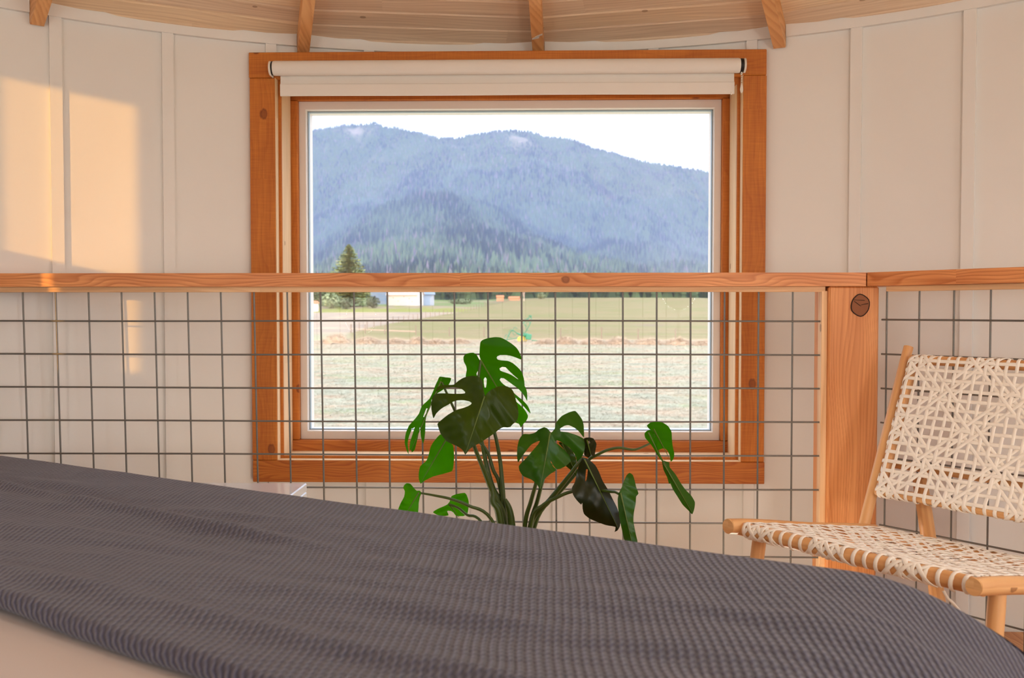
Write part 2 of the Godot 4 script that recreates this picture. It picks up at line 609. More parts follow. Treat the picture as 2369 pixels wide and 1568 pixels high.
func build_room() -> void:
	# floor
	var fl := Node3D.new()
	fl.name = "floor"
	add_child(fl)
	tag(fl, "brown plank floor of the round room under bed and chair", "floor", "", "structure")
	var x := -2.6
	while x < 2.6:
		var w := 0.14
		var half := sqrt(maxf(0.0, 2.42 * 2.42 - pow(maxf(absf(x), absf(x + w)), 2.0)))
		if half > 0.2:
			var b := MB.new()
			b.box(Transform3D(Basis(Vector3.FORWARD, Vector3.UP, Vector3.RIGHT), Vector3(CX + x + w / 2, -0.02, CZ)), Vector3(half * 2, 0.04, w - 0.002), 0.002, Vector2(rng.randf() * 2, rng.randf()))
			obj("plank", b, M.floor, fl)
		x += w
	var sl := MB.new()
	sl.lathe(Vector3(CX, 0, CZ), [Vector2(0, -0.04), Vector2(2.46, -0.04), Vector2(2.46, -0.16), Vector2(0, -0.16)], 72)
	obj("slab", sl, M.joint, fl)

	# the front half of the round wall: sheets between battens, round the window opening
	var wall := Node3D.new()
	wall.name = "wall_front"
	add_child(wall)
	tag(wall, "curved white wall of smooth panels and thin upright battens", "wall", "", "structure")
	var edges: Array[float] = []
	for k in range(-9, 10):
		edges.append(4.15 + 8.08 * k)
	var wx0 := theta_at_x(-0.93)
	var wx1 := theta_at_x(0.735)
	for i in edges.size() - 1:
		var a := edges[i]
		var z := edges[i + 1]
		var cuts: Array = [[a, z, -0.02, 2.02]]
		if z > wx0 and a < wx1:
			var lo := maxf(a, wx0)
			var hi := minf(z, wx1)
			cuts = [[lo, hi, -0.02, 0.41], [lo, hi, 1.80, 2.02]]
			if a < wx0:
				cuts.append([a, wx0, -0.02, 2.02])
			if z > wx1:
				cuts.append([wx1, z, -0.02, 2.02])
		var b := MB.new()
		for c in cuts:
			b.arc(c[0], c[1], c[2], c[3], RAD, RAD + 0.06, 1.0)
		obj("panel", b, M.wall, wall)
	for e in edges:
		var hw := 0.43
		if absf(e) > 68:
			continue
		var b := MB.new()
		var in_window := e + hw > wx0 and e - hw < wx1
		for c in ([[0.0, 0.372]] if in_window else [[0.0, 1.882]]):
			b.arc(e - hw, e + hw, c[0], c[1], RAD - 0.014, RAD, 1.0)
		obj("batten", b, M.wall, wall)
		if in_window:
			b = MB.new()
			b.arc(e - hw, e + hw, 1.845, 1.882, RAD - 0.014, RAD, 1.0)
			obj("batten", b, M.wall, wall)
	# the band under the eave, one length between two rafters
	for k in range(-4, 4):
		var b := MB.new()
		b.arc(RAFTER0 + 20.0 * k + 0.5, RAFTER0 + 20.0 * k + 19.5, 1.8815, 1.93, RAD - 0.018, RAD, 1.0)
		obj("top_band", b, M.wall, wall)

	# the back of the wall, with the tall window on the left that lets the evening sun in, and two more
	var back := Node3D.new()
	back.name = "wall_back"
	add_child(back)
	tag(back, "curved white wall behind the camera with two windows", "wall", "", "structure")
	var holes := [[-106.8, -95.7, 0.96, 1.842], [74.0, 110.0, 0.6, 1.8]]
	var a0 := edges[-1]
	var a1 := 360.0 + edges[0]
	var hs := []
	for h in holes:
		hs.append([fposmod(h[0], 360.0), fposmod(h[1], 360.0), h[2], h[3]])
	hs.sort_custom(func(p, q): return p[0] < q[0])
	var b := MB.new()
	var from := a0
	for h in hs:
		b.arc(from, h[0], -0.02, 2.02, RAD, RAD + 0.06, 3.0)
		b.arc(h[0], h[1], -0.02, h[2], RAD, RAD + 0.06, 1.0)
		b.arc(h[0], h[1], h[3], 2.02, RAD, RAD + 0.06, 1.0)
		from = h[1]
	b.arc(from, a1, -0.02, 2.02, RAD, RAD + 0.06, 3.0)
	obj("panel", b, M.wall, back)

	# the ceiling: flat bays of boards between rafters
	var ce := Node3D.new()
	ce.name = "ceiling"
	add_child(ce)
	tag(ce, "pale board ceiling rising in flat bays between exposed rafters", "ceiling", "", "structure")
	var rho0 := RAD * cos(deg_to_rad(10.0))
	var o := Vector3(CX, 0, CZ)
	var up := func(th: float, rho: float, lat: float, dy: float) -> Vector3:
		var e := Vector3(sin(th), 0, -cos(th))
		var s := Vector3(cos(th), 0, sin(th))
		return o + e * rho + s * lat + Vector3(0, EAVE + SLOPE * (rho0 - rho) + dy, 0)
	for k in 18:
		var thd := RAFTER0 + 20.0 * k + 10.0
		var th := deg_to_rad(thd)
		var shown := absf(wrapf(thd, -180.0, 180.0)) < 65.0
		var rho := 2.52
		var row := 0
		var rest := MB.new()
		while rho > 0.12:
			var w := 0.0752 if shown and row < 14 else 0.3
			var r2 := maxf(rho - w, 0.1)
			var tn := tan(deg_to_rad(10.0))
			var g := 0.0014
			var lo := [up.call(th, rho - g, -(rho - g) * tn, 0.0), up.call(th, rho - g, (rho - g) * tn, 0.0), up.call(th, r2 + g, (r2 + g) * tn, 0.0), up.call(th, r2 + g, -(r2 + g) * tn, 0.0)]
			# eased lower edges: the visible face is a little narrower than the board
			var e := 0.0042
			var ft := [up.call(th, rho - g - e, -(rho - g) * tn, 0.0), up.call(th, rho - g - e, (rho - g) * tn, 0.0), up.call(th, r2 + g + e, (r2 + g) * tn, 0.0), up.call(th, r2 + g + e, -(r2 + g) * tn, 0.0)]
			var hi := []
			var mid := []
			for p in lo:
				hi.append(p + Vector3(0, 0.02, 0))
				mid.append(p + Vector3(0, 0.0065, 0))
			var off := Vector2(rng.randf() * 2, rng.randf())
			var uv := [off + Vector2(-rho * tn, 0), off + Vector2(rho * tn, 0), off + Vector2(r2 * tn, 0.08), off + Vector2(-r2 * tn, 0.08)]
			if shown and row < 14:
				var pb := MB.new()
				pb.prism(ft, mid, uv)
				pb.prism(mid, hi, uv)
				obj("plank", pb, M.planks[rng.randi() % 4], ce)
			else:
				rest.prism(lo, hi, uv)
			rho = r2
			row += 1
		obj("upper_boards", rest, M.planks[0], ce)
	var hub := MB.new()
	hub.lathe(Vector3(CX, 2.66, CZ), [Vector2(0, 0.0), Vector2(0.24, 0.0), Vector2(0.24, 0.16), Vector2(0, 0.16)], 24)
	obj("hub", hub, M.rafter, ce)
	for k in 18:
		var th := deg_to_rad(RAFTER0 + 20.0 * k)
		var e := Vector3(sin(th), 0, -cos(th))
		var rise := SLOPE * cos(deg_to_rad(10.0))
		var rb := MB.new()
		var dep := 0.076
		var p := o + e * 2.396 + Vector3(0, EAVE + 0.01, 0)
		var q := o + e * 0.2 + Vector3(0, EAVE + rise * 2.2 + 0.01, 0)
		# plumb-cut foot: a prism whose lower end is upright
		var s := Vector3(cos(th), 0, sin(th)) * 0.0195
		var dn := Vector3(0, -dep - 0.01, 0)
		var foot := e * -0.012 + Vector3(0, 0.004, 0)
		var off := Vector2(rng.randf() * 1.0, rng.randf())
		var left := [p - s, q - s, q + dn - s, p + dn + foot - s, p + dn * 0.86 - s]
		var right := []
		var uv := []
		for c in left:
			right.append(c + s * 2.0)
			uv.append(off + Vector2((c - p).length(), (c.y - p.y) * 0.5))
		rb.prism(left, right, uv)
		obj("rafter", rb, M.rafter, ce)
		if k == 0:
			var pm := MB.new()
			var pc := p + dn + (q - p).normalized() * 0.17 + Vector3(0, -0.0008, 0)
			var al := (q - p).normalized()
			for m in [[-0.9, -0.014, 0.35, 0.012], [-0.35, -0.004, 0.5, 0.010], [0.0, 0.003, 0.95, 0.008]]:
				var u0: Vector3 = pc + s * m[0] + al * m[1]
				var u1: Vector3 = pc + s * m[2] + al * (m[1] + 0.008)
				pm.prism([u0, u1, u1 + al * m[3], u0 + al * m[3] * 0.6], [u0 + Vector3(0, 0.001, 0), u1 + Vector3(0, 0.001, 0), u1 + al * m[3] + Vector3(0, 0.001, 0), u0 + al * m[3] * 0.6 + Vector3(0, 0.001, 0)], [Vector2.ZERO, Vector2(0.02, 0), Vector2(0.02, 0.01), Vector2(0, 0.01)])
			obj("paint_smear", pm, M.white, ce)


# ------------------------------------------------------------------ the picture window
func build_window() -> void:
	var w := Node3D.new()
	w.name = "window_1"
	add_child(w)
	tag(w, "large square picture window in a brown timber surround facing the mountain", "window", "", "structure")
	var bd := func(called: String, x0: float, x1: float, y0: float, y1: float, d0: float, d1: float, m: Material, upright: bool, bev := 0.002) -> void:
		var b := MB.new()
		var c := Vector3((x0 + x1) / 2, (y0 + y1) / 2, -(d0 + d1) / 2)
		var off := Vector2(rng.randf() * 2, rng.randf())
		if upright:
			b.box(Transform3D(Basis(Vector3.UP, Vector3.LEFT, Vector3.BACK), c), Vector3(y1 - y0, x1 - x0, d1 - d0), bev, off)
		else:
			b.box(Transform3D(Basis.IDENTITY, c), Vector3(x1 - x0, y1 - y0, d1 - d0), bev, off)
		obj(called, b, m, w)
	# face boards
	bd.call("face_board", -0.977, 0.781, 1.7565, 1.843, 3.25, 3.286, M.trim, false)
	bd.call("face_board", -0.974, 0.784, 0.3705, 0.4455, 3.25, 3.286, M.trim_low, false)
	bd.call("face_board", -0.975, -0.8885, 0.4465, 1.7555, 3.25, 3.286, M.trim, true)
	bd.call("face_board", 0.7035, 0.782, 0.4465, 1.7555, 3.25, 3.286, M.trim, true)
	# pale raw edges of the face boards
	bd.call("raw_edge", -0.8895, -0.8865, 0.4455, 1.757, 3.253, 3.292, M.raw, true, 0.0005)
	bd.call("raw_edge", 0.7015, 0.7045, 0.4455, 1.757, 3.253, 3.292, M.raw, true, 0.0005)
	bd.call("raw_edge", -0.8865, 0.7015, 0.4445, 0.4475, 3.253, 3.292, M.raw, false, 0.0005)
	# second step: thin brown edges, then pale liners running back to the buck
	bd.call("inner_edge", -0.90, -0.8765, 0.44, 1.76, 3.288, 3.296, M.trim, true, 0.0005)
	bd.call("inner_edge", 0.6915, 0.715, 0.44, 1.76, 3.288, 3.296, M.trim, true, 0.0005)
	bd.call("inner_edge", -0.8765, 0.6915, 0.44, 0.4565, 3.288, 3.296, M.trim, false, 0.0005)
	bd.call("inner_edge", -0.8765, 0.6915, 1.735, 1.76, 3.288, 3.296, M.trim, false, 0.0005)
	bd.call("liner", -0.90, -0.876, 0.43, 1.77, 3.296, 3.412, M.raw, true, 0.0005)
	bd.call("liner", 0.691, 0.715, 0.43, 1.77, 3.296, 3.412, M.raw, true, 0.0005)
	bd.call("liner", -0.876, 0.691, 0.43, 0.456, 3.296, 3.412, M.raw, false, 0.0005)
	bd.call("liner", -0.876, 0.691, 1.737, 1.77, 3.296, 3.412, M.trim, false, 0.0005)
	# the buck round the unit
	bd.call("buck", -0.95, 0.76, 0.39, 0.4945, 3.41, 3.55, M.trim_low, false, 0.003)
	bd.call("buck", -0.95, 0.76, 1.716, 1.82, 3.42, 3.55, M.trim, false, 0.003)
	bd.call("buck", -0.95, -0.852, 0.495, 1.716, 3.415, 3.55, M.trim, true, 0.003)
	bd.call("buck", 0.6665, 0.76, 0.495, 1.716, 3.415, 3.55, M.trim, true, 0.003)
	# closing boards between the surround and the curved wall
	bd.call("closer", -0.95, 0.76, 0.376, 0.392, 3.284, 3.50, M.wall, false)
	bd.call("closer", -0.95, 0.76, 1.818, 1.836, 3.284, 3.50, M.wall, false)
	bd.call("closer", -0.955, -0.90, 0.376, 1.836, 3.286, 3.44, M.wall, true)
	bd.call("closer", 0.715, 0.77, 0.376, 1.836, 3.286, 3.44, M.wall, true)
	# the white unit: mitred frame, gasket, pane
	var x0 := -0.8515
	var x1 := 0.666
	var y0 := 0.4955
	var y1 := 1.7155
	var t := 0.0315
	var tb := 0.032
	var ot := 0.027
	for side in 4:
		var outer: Array = [[Vector2(x0, y0), Vector2(x1, y0)], [Vector2(x1, y0), Vector2(x1, y1)], [Vector2(x1, y1), Vector2(x0, y1)], [Vector2(x0, y1), Vector2(x0, y0)]][side]
		var ix0 := x0 + ot
		var ix1 := x1 - ot
		var iy0 := y0 + tb
		var iy1 := y1 - t
		var inner: Array = [[Vector2(ix0, iy0), Vector2(ix1, iy0)], [Vector2(ix1, iy0), Vector2(ix1, iy1)], [Vector2(ix1, iy1), Vector2(ix0, iy1)], [Vector2(ix0, iy1), Vector2(ix0, iy0)]][side]
		var mk := func(d: float, k: float) -> Array:
			return [Vector3(outer[0].x, outer[0].y, -d), Vector3(outer[1].x, outer[1].y, -d), Vector3(lerpf(inner[1].x, outer[1].x, k), lerpf(inner[1].y, outer[1].y, k), -d), Vector3(lerpf(inner[0].x, outer[0].x, k), lerpf(inner[0].y, outer[0].y, k), -d)]
		var b := MB.new()
		var uv := [Vector2.ZERO, Vector2(1, 0), Vector2(1, 0.1), Vector2(0, 0.1)]
		b.prism(mk.call(3.436, 0.12), mk.call(3.442, 0.02), uv)
		b.prism(mk.call(3.442, 0.02), mk.call(3.53, 0.0), uv)
		obj("unit_frame", b, M.vinyl, w)
	for g in [[x0 + ot, x1 - ot, y0 + tb, y0 + tb + 0.003], [x0 + ot, x1 - ot, y1 - t - 0.003, y1 - t], [x0 + ot, x0 + ot + 0.003, y0 + tb, y1 - t], [x1 - ot - 0.003, x1 - ot, y0 + tb, y1 - t]]:
		bd.call("gasket", g[0], g[1], g[2], g[3], 3.455, 3.475, M.gasket, false, 0.0005)
	var b := MB.new()
	var pn := Vector3(0, 0, 1)
	b.quad(Vector3(x0 + 0.02, y0 + 0.02, -3.467), Vector3(x1 - 0.02, y0 + 0.02, -3.467), Vector3(x1 - 0.02, y1 - 0.02, -3.467), Vector3(x0 + 0.02, y1 - 0.02, -3.467), pn, Vector2(0, 0), Vector2(1, 0), Vector2(1, 1), Vector2(0, 1))
	obj("pane", b, M.glass, w)


func build_blind() -> void:
	var t := thing("roller_blind", "white roller blind rolled up across the top of the window", "blind", "", Vector3(-0.1, 1.70, -3.22))
	var o := t.position
	var xl := -0.882 - o.x
	var xr := 0.683 - o.x
	var cy := 1.779 - o.y
	var cz := -3.214 - o.z
	var b := MB.new()
	b.tube([Vector3(xl, cy, cz), Vector3(xl + 0.006, cy, cz), Vector3(xr - 0.006, cy, cz), Vector3(xr, cy, cz)], [0.0235, 0.0245, 0.0245, 0.0235], 28)
	obj("roll", b, M.shade, t)
	# the cloth hanging off the back of the roll, with a thicker hem pocket at its foot
	b = MB.new()
	var rows := []
	var uvs := []
	var prof := [Vector2(-0.0205, -0.008), Vector2(-0.0215, -0.02), Vector2(-0.0215, -0.03), Vector2(-0.021, -0.0465), Vector2(-0.0165, -0.0495), Vector2(-0.0145, -0.0525), Vector2(-0.0145, -0.0860), Vector2(-0.0165, -0.0895), Vector2(-0.0195, -0.0895), Vector2(-0.0225, -0.086), Vector2(-0.0225, -0.05), Vector2(-0.0225, -0.008)]
	for p in prof:
		var r := []
		var u := []
		for i in 25:
			var x := lerpf(xl + 0.018, xr - 0.014, i / 24.0)
			r.append(Vector3(x, cy + p.y + 0.0006 * sin(x * 7.0), cz + p.x + 0.0008 * sin(x * 5.0 + p.y * 40.0)))
			u.append(Vector2(x, p.y))
		rows.append(r)
		uvs.append(u)
	b.sheet(rows, uvs, Vector3(0, 0, 1))
	obj("cloth", b, M.shade, t)
	for s: float in [-1.0, 1.0]:
		var xx := xl if s < 0 else xr
		b = MB.new()
		b.tube([Vector3(xx + s * 0.002, cy, cz), Vector3(xx + s * (0.004 if s < 0 else 0.011), cy, cz)], [0.0235], 24)
		obj("end_plug", b, M.black, t)
		b = MB.new()
		b.tube([Vector3(xx + s * (0.006 if s < 0 else 0.012), cy, cz), Vector3(xx + s * (0.012 if s < 0 else 0.018), cy, cz)], [0.0225, 0.0245], 24)
		b.box(Transform3D(Basis.IDENTITY, Vector3(xx + s * 0.012, cy - 0.008, cz - 0.02)), Vector3(0.004, 0.03, 0.036), 0.001)
		obj("bracket", b, M.white, t)
	# beaded pull at the right
	b = MB.new()
	for i in 7:
		var y := cy - 0.026 - 0.007 * i
		b.lathe(Vector3(xr + 0.004, y, cz + 0.012), [Vector2(0, -0.0028), Vector2(0.0024, -0.0014), Vector2(0.0024, 0.0014), Vector2(0, 0.0028)], 8)
	b.lathe(Vector3(xr + 0.004, cy - 0.082, cz + 0.012), [Vector2(0, -0.012), Vector2(0.004, -0.009), Vector2(0.0055, 0.0), Vector2(0.003, 0.016), Vector2(0.0015, 0.02), Vector2(0, 0.02)], 10)
	obj("bead_chain", b, M.white, t)
	b = MB.new()
	b.lathe(Vector3(xr - 0.031, cy - 0.097, cz + 0.018), [Vector2(0, -0.004), Vector2(0.002, -0.003), Vector2(0.002, 0.006), Vector2(0, 0.006)], 8)
	obj("hem_stop", b, M.white, t)


# ------------------------------------------------------------------ railing
func build_railing() -> void:
	var t := thing("railing", "timber railing with a square wire mesh in front of the window", "railing", "", Vector3(0, 0, -2.84))
	var o := t.position
	var corner := Vector3(0.967, 0, -2.80)          # where the two handrails meet, at their room side
	var dir := Vector3(0.622, 0, 0.783)             # the second run comes towards the camera
	var off := Vector3(0.783, 0, -0.622)            # away from the room, across the second run
	# handrails with a mitred joint
	var y0 := 1.0334
	var y1 := 1.0731
	var wid := 0.135
	var mit := tan(acos(dir.x) / 2.0)               # shift of the mitre per metre of width
	var left := Vector3(-1.95, 0, -2.80)
	var back := Vector3(0, 0, -wid)
	var lo: Array
	var hi: Array
	var uv: Array
	lo = [left, corner - Vector3(0.0015, 0, 0), corner - Vector3(0.0015, 0, 0) + back + Vector3(wid * mit, 0, 0), left + back]
	var b := MB.new()
	for run in 2:
		if run == 1:
			var far := corner + dir * 1.9
			lo = [corner + dir * 0.002, far, far + off * wid, corner + off * wid + dir * (0.002 - wid * mit)]
		hi = []
		uv = []
		var lo2 := []
		for p: Vector3 in lo:
			lo2.append(p + Vector3(0, y0, 0) - o)
			hi.append(p + Vector3(0, y1, 0) - o)
		b = MB.new()
		# each face with its grain along the run
		var gdir: Vector3 = (lo[1] - lo[0]).normalized()
		var gx := Vector3(-gdir.z, 0, gdir.x)
		var u0 := 0.22 if run == 0 else 1.1
		for f in 2:
			var ring: Array = lo2 if f == 0 else hi
			var nn := Vector3.DOWN if f == 0 else Vector3.UP
			var u := []
			for p: Vector3 in ring:
				u.append(Vector2(p.dot(gdir) + u0, p.dot(gx)))
			b.quad(ring[0], ring[1], ring[2], ring[3], nn, u[0], u[1], u[2], u[3])
		for j in 4:
			var q := (j + 1) % 4
			var nn: Vector3 = (lo2[q] - lo2[j]).cross(Vector3.UP).normalized()
			var mid: Vector3 = (lo2[0] + lo2[1] + lo2[2] + lo2[3]) / 4.0
			if nn.dot((lo2[j] + lo2[q]) * 0.5 - mid) < 0:
				nn = -nn
			var ua := (lo2[j] as Vector3).dot(gdir) + u0
			var ub := (lo2[q] as Vector3).dot(gdir) + u0
			b.quad(lo2[j], lo2[q], hi[q], hi[j], nn, Vector2(ua, 0.05), Vector2(ub, 0.05), Vector2(ub, 0.0905), Vector2(ua, 0.0905))
		obj("handrail", b, M.rail, t)
	# post
	b = MB.new()
	b.box(Transform3D(Basis(Vector3.UP, Vector3.LEFT, Vector3.BACK), Vector3(0.9345, 0.5175, -2.882) - o), Vector3(1.031, 0.146, 0.146), 0.005, Vector2(0.55, 0.05))
	var post := obj("post", b, M.post, t)
	# the big knot near its head
	b = MB.new()
	var kc := at(1990, 706, 2.808) - o
	var ring := []
	for i in 25:
		var w := TAU * i / 24.0
		ring.append(kc + Vector3(cos(w) * 0.0262 + 0.0012 * sin(w * 3.0), sin(w) * 0.0315 + 0.001 * sin(w * 5.0), 0.0012))
	b.tube(ring, [0.0016], 6, false)
	obj("knot_ring", b, mat(Color(0.16, 0.08, 0.04), 0.8), post)
	b = MB.new()
	for i in 24:
		var nn := Vector3(0, 0, 1)
		b.tri(kc + Vector3(0, 0, 0.0022), ring[i] + Vector3(0, 0, 0.0004), ring[i + 1] + Vector3(0, 0, 0.0004), nn)
	obj("knot", b, mat(Color(0.55, 0.33, 0.19), 0.7), post)
	b = MB.new()
	b.tube([kc + Vector3(-0.018, 0.012, 0.0022), kc + Vector3(-0.004, 0.001, 0.003), kc + Vector3(0.002, -0.003, 0.003)], [0.0006, 0.0009, 0.0004], 5)
	b.tube([kc + Vector3(0.002, 0.001, 0.003), kc + Vector3(0.022, 0.005, 0.0022)], [0.0006, 0.001], 5)
	b.tube([kc + Vector3(-0.02, 0.016, 0.002), kc + Vector3(0.012, 0.014, 0.0026)], [0.0005, 0.0008], 5)
	obj("knot_crack", b, mat(Color(0.12, 0.06, 0.03), 0.9), post)
	# pale strips that hold the mesh
	var dm := 2.84
	b = MB.new()
	b.box(Transform3D(Basis.IDENTITY, Vector3(-0.52, 1.0255, -dm) - o), Vector3(2.75, 0.016, 0.036), 0.001, Vector2(0.3, 0.1))
	obj("mesh_strip", b, M.strip, t)
	b = MB.new()
	b.box(Transform3D(Basis(Vector3.UP, Vector3.LEFT, Vector3.BACK), Vector3(0.8530, 0.51, -dm) - o), Vector3(1.02, 0.017, 0.036), 0.001, Vector2(0.3, 0.1))
	obj("mesh_strip", b, M.strip, t)
	var c2 := corner + off * 0.045 + dir * 0.085
	b = MB.new()
	beam(b, c2 + Vector3(0, 1.0255, 0) - o + dir * -0.04, c2 + Vector3(0, 1.0255, 0) - o + dir * 1.8, 0.036, 0.016)
	obj("mesh_strip", b, M.strip, t)
	# the mesh: every wire a part
	var net := Node3D.new()
	net.name = "wire_mesh"
	t.add_child(net, true)
	var pitch := 0.1005
	var rw := 0.0027
	var xw := at(1676, 742, dm).x
	var rows: Array[float] = []
	for i in 10:
		rows.append(at(1200, 742, dm).y - pitch * i)
	var kx := -26
	while kx <= 2:
		var x := xw + pitch * kx
		var sh := 0.010 * clampf((0.80 - x) / 2.3, 0.0, 1.0)
		b = MB.new()
		b.tube([Vector3(x, 1.03, -dm) - o, Vector3(x + sh, 0.5, -dm) - o, Vector3(x + sh * 1.9, 0.05, -dm) - o], [rw], 8)
		obj("wire", b, M.wire, net)
		kx += 1
	for y in rows:
		b = MB.new()
		var pts := []
		for i in 12:
			var x := lerpf(-1.95, 0.853, i / 11.0)
			pts.append(Vector3(x, y + 0.0012 * sin(x * 3.1 + y * 9.0), -dm + rw * 1.7) - o)
		b.tube(pts, [rw], 8)
		obj("wire", b, M.wire, net)
	for i in 16:
		var p := c2 + dir * (-0.047 + pitch * i)
		b = MB.new()
		b.tube([p + Vector3(0, 1.025, 0) - o, p + Vector3(0, 0.05, 0) - o], [rw], 8)
		obj("wire", b, M.wire, net)
	for y in rows:
		b = MB.new()
		b.tube([c2 - dir * 0.06 - off * rw * 1.7 + Vector3(0, y + 0.004, 0) - o, c2 + dir * 1.7 - off * rw * 1.7 + Vector3(0, y + 0.004, 0) - o], [rw], 8)
		obj("wire", b, M.wire, net)


# ------------------------------------------------------------------ bed and blanket
const E1 := Vector3(0.869, 0, 0.4945)     # along the bed's far edge, towards the right
const E2 := Vector3(0.4945, 0, -0.869)    # across the bed, towards the window


func build_bed() -> void:
	var t := thing("bed", "low bed with a pale sheet under the grey blanket", "bed", "", E1 * -1.3 + E2 * 0.4)
	var o := t.position
	var b := MB.new()
	var rows := []
	var uvs := []
	for i in 41:
		var r := []
		var u := []
		for j in 61:
			var p := lerpf(-2.38, -0.30, j / 60.0)
			var q := lerpf(-0.56, 1.375, i / 40.0)
			var ed := minf(minf(p + 2.38, -0.30 - p), minf(q + 0.56, 1.375 - q))
			var dp := 0.07 - minf(ed, 0.07)
			var y := 0.568 - (0.07 - sqrt(maxf(0.0049 - dp * dp, 0.0)))
			y += 0.006 * sin(p * 9.0 + q * 4.0) * smoothstep(0.0, 0.2, ed) * smoothstep(0.75, 0.4, q)
			r.append(E1 * p + E2 * q + Vector3(0, y, 0) - o)
			u.append(Vector2(p, q))
		rows.append(r)
		uvs.append(u)
	b.sheet(rows, uvs, Vector3.UP)
	b.box(Transform3D(Basis(E1, Vector3.UP, E1.cross(Vector3.UP)), E1 * -1.34 + E2 * 0.3875 + Vector3(0, 0.4, 0) - o), Vector3(2.08, 0.2, 1.895), 0.03)
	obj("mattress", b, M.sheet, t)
	b = MB.new()
	b.box(Transform3D(Basis(E1, Vector3.UP, E1.cross(Vector3.UP)), E1 * -1.33 + E2 * 0.3875 + Vector3(0, 0.21, 0) - o), Vector3(2.1, 0.18, 1.85), 0.006)
	obj("bed_frame", b, M.trim, t)
	for sp: float in [-2.3, -0.38]:
		for sq: float in [-0.45, 1.22]:
			b = MB.new()
			var f := E1 * sp + E2 * sq - o
			b.tube([f + Vector3(0, 0, 0), f + Vector3(0, 0.13, 0)], [0.025, 0.035], 12)
			obj("leg", b, M.trim, t)

	var bl := thing("blanket", "grey-violet ribbed knit blanket spread over the bed in the foreground", "blanket", "", E1 * -1.3 + E2 * 1.0 + Vector3(0, 0.6, 0))
	o = bl.position
	var nz := FastNoiseLite.new()
	nz.seed = 9
	nz.frequency = 1.0
	nz.fractal_octaves = 3
	# across: under the hem, round it, over the top, over the far edge and down
	var prof := [Vector2(0.74, 0.572), Vector2(0.69, 0.572)]
	for i in 9:
		var w := PI * i / 8.0
		prof.append(Vector2(0.675 - 0.014 * sin(w), 0.586 - 0.014 * cos(w)))
	for i in range(1, 60):
		prof.append(Vector2(0.675 + (1.362 - 0.675) * i / 60.0, 0.60))
	for i in 13:
		var w := PI * 0.5 * i / 12.0
		prof.append(Vector2(1.362 + 0.04 * sin(w), 0.56 + 0.04 * cos(w)))
	for i in range(1, 8):
		prof.append(Vector2(1.402 + 0.006 * i / 7.0, 0.56 - 0.36 * i / 7.0))
	rows = []
	uvs = []
	var bb := 0.0
	for i in prof.size():
		if i:
			bb += prof[i].distance_to(prof[i - 1])
		var r := []
		var u := []
		for j in 151:
			var a := -2.42 + (2.42 + 0.40) * j / 150.0
			var a0 := -0.285
			var rad := 0.36
			var p := a
			var drop := 0.0
			if a > a0:
				var w := minf((a - a0) / rad, 1.45)
				p = a0 + rad * sin(w)
				drop = rad * (1.0 - cos(w))
				var more := maxf(0.0, a - a0 - rad * 1.45)
				p += more * 0.12
				drop += more * 0.99
			var q: float = prof[i].x
			var y: float = prof[i].y
			var top := smoothstep(0.52, 0.59, y)
			# hem line is not quite parallel to the far edge
			q += (0.06 * (p + 0.65)) * smoothstep(1.2, 0.66, q) * -1.0
			var fall := 0.60 - y
			y = 0.60 - sqrt(fall * fall + drop * drop) if fall > 0.03 else y - drop
			y += (nz.get_noise_2d(p * 1.2 + q * 1.0, q * 5.0 - p * 0.8) * 0.008 + nz.get_noise_2d(p * 4.0 + 40.0, q * 11.0) * 0.0032) * top * (1.0 - 0.75 * smoothstep(1.15, 1.34, q))
			y += 0.011 * exp(-pow((q - 1.10 + 0.05 * (p + 1.2)) / 0.018, 2.0)) * smoothstep(-0.85, -1.25, p) * top
			y += 0.006 * exp(-pow((q - 0.80 - 0.03 * p) / 0.02, 2.0)) * top
			r.append(E1 * p + E2 * q + Vector3(0, y, 0) - o)
			var flat := E1 * a + E2 * (bb + 0.55)
			u.append(Vector2(flat.x + nz.get_noise_2d(p * 1.5, q * 3.0) * 0.006, flat.z))
		rows.append(r)
		uvs.append(u)
	b = MB.new()
	b.sheet(rows, uvs, Vector3.UP)
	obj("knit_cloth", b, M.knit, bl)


# ------------------------------------------------------------------ woven chair
func ribbon(b: MB, pts: Array, ns: Array, w: float, th: float) -> void:
	var rows := []
	for i in pts.size():
		var tan: Vector3 = (pts[mini(i + 1, pts.size() - 1)] - pts[maxi(i - 1, 0)]).normalized()
		var nn: Vector3 = ns[i]
		var a := tan.cross(nn).normalized()
		nn = a.cross(tan).normalized()
		var row := []
		for q in 8:
			var wv := TAU * q / 8.0
			var c := Vector2(cos(wv), sin(wv))
			c = Vector2(signf(c.x) * pow(absf(c.x), 0.6), c.y)
			row.append(b.vert(pts[i] + a * c.x * w * 0.5 + nn * c.y * th * 0.5, (a * c.x * 0.5 + nn * c.y).normalized(), Vector2(i * 0.01, q * 0.002)))
		row.append(row[0])
		rows.append(row)
	for i in pts.size() - 1:
		for q in 8:
			b.face(rows[i][q], rows[i][q + 1], rows[i + 1][q + 1])
			b.face(rows[i][q], rows[i + 1][q + 1], rows[i + 1][q])


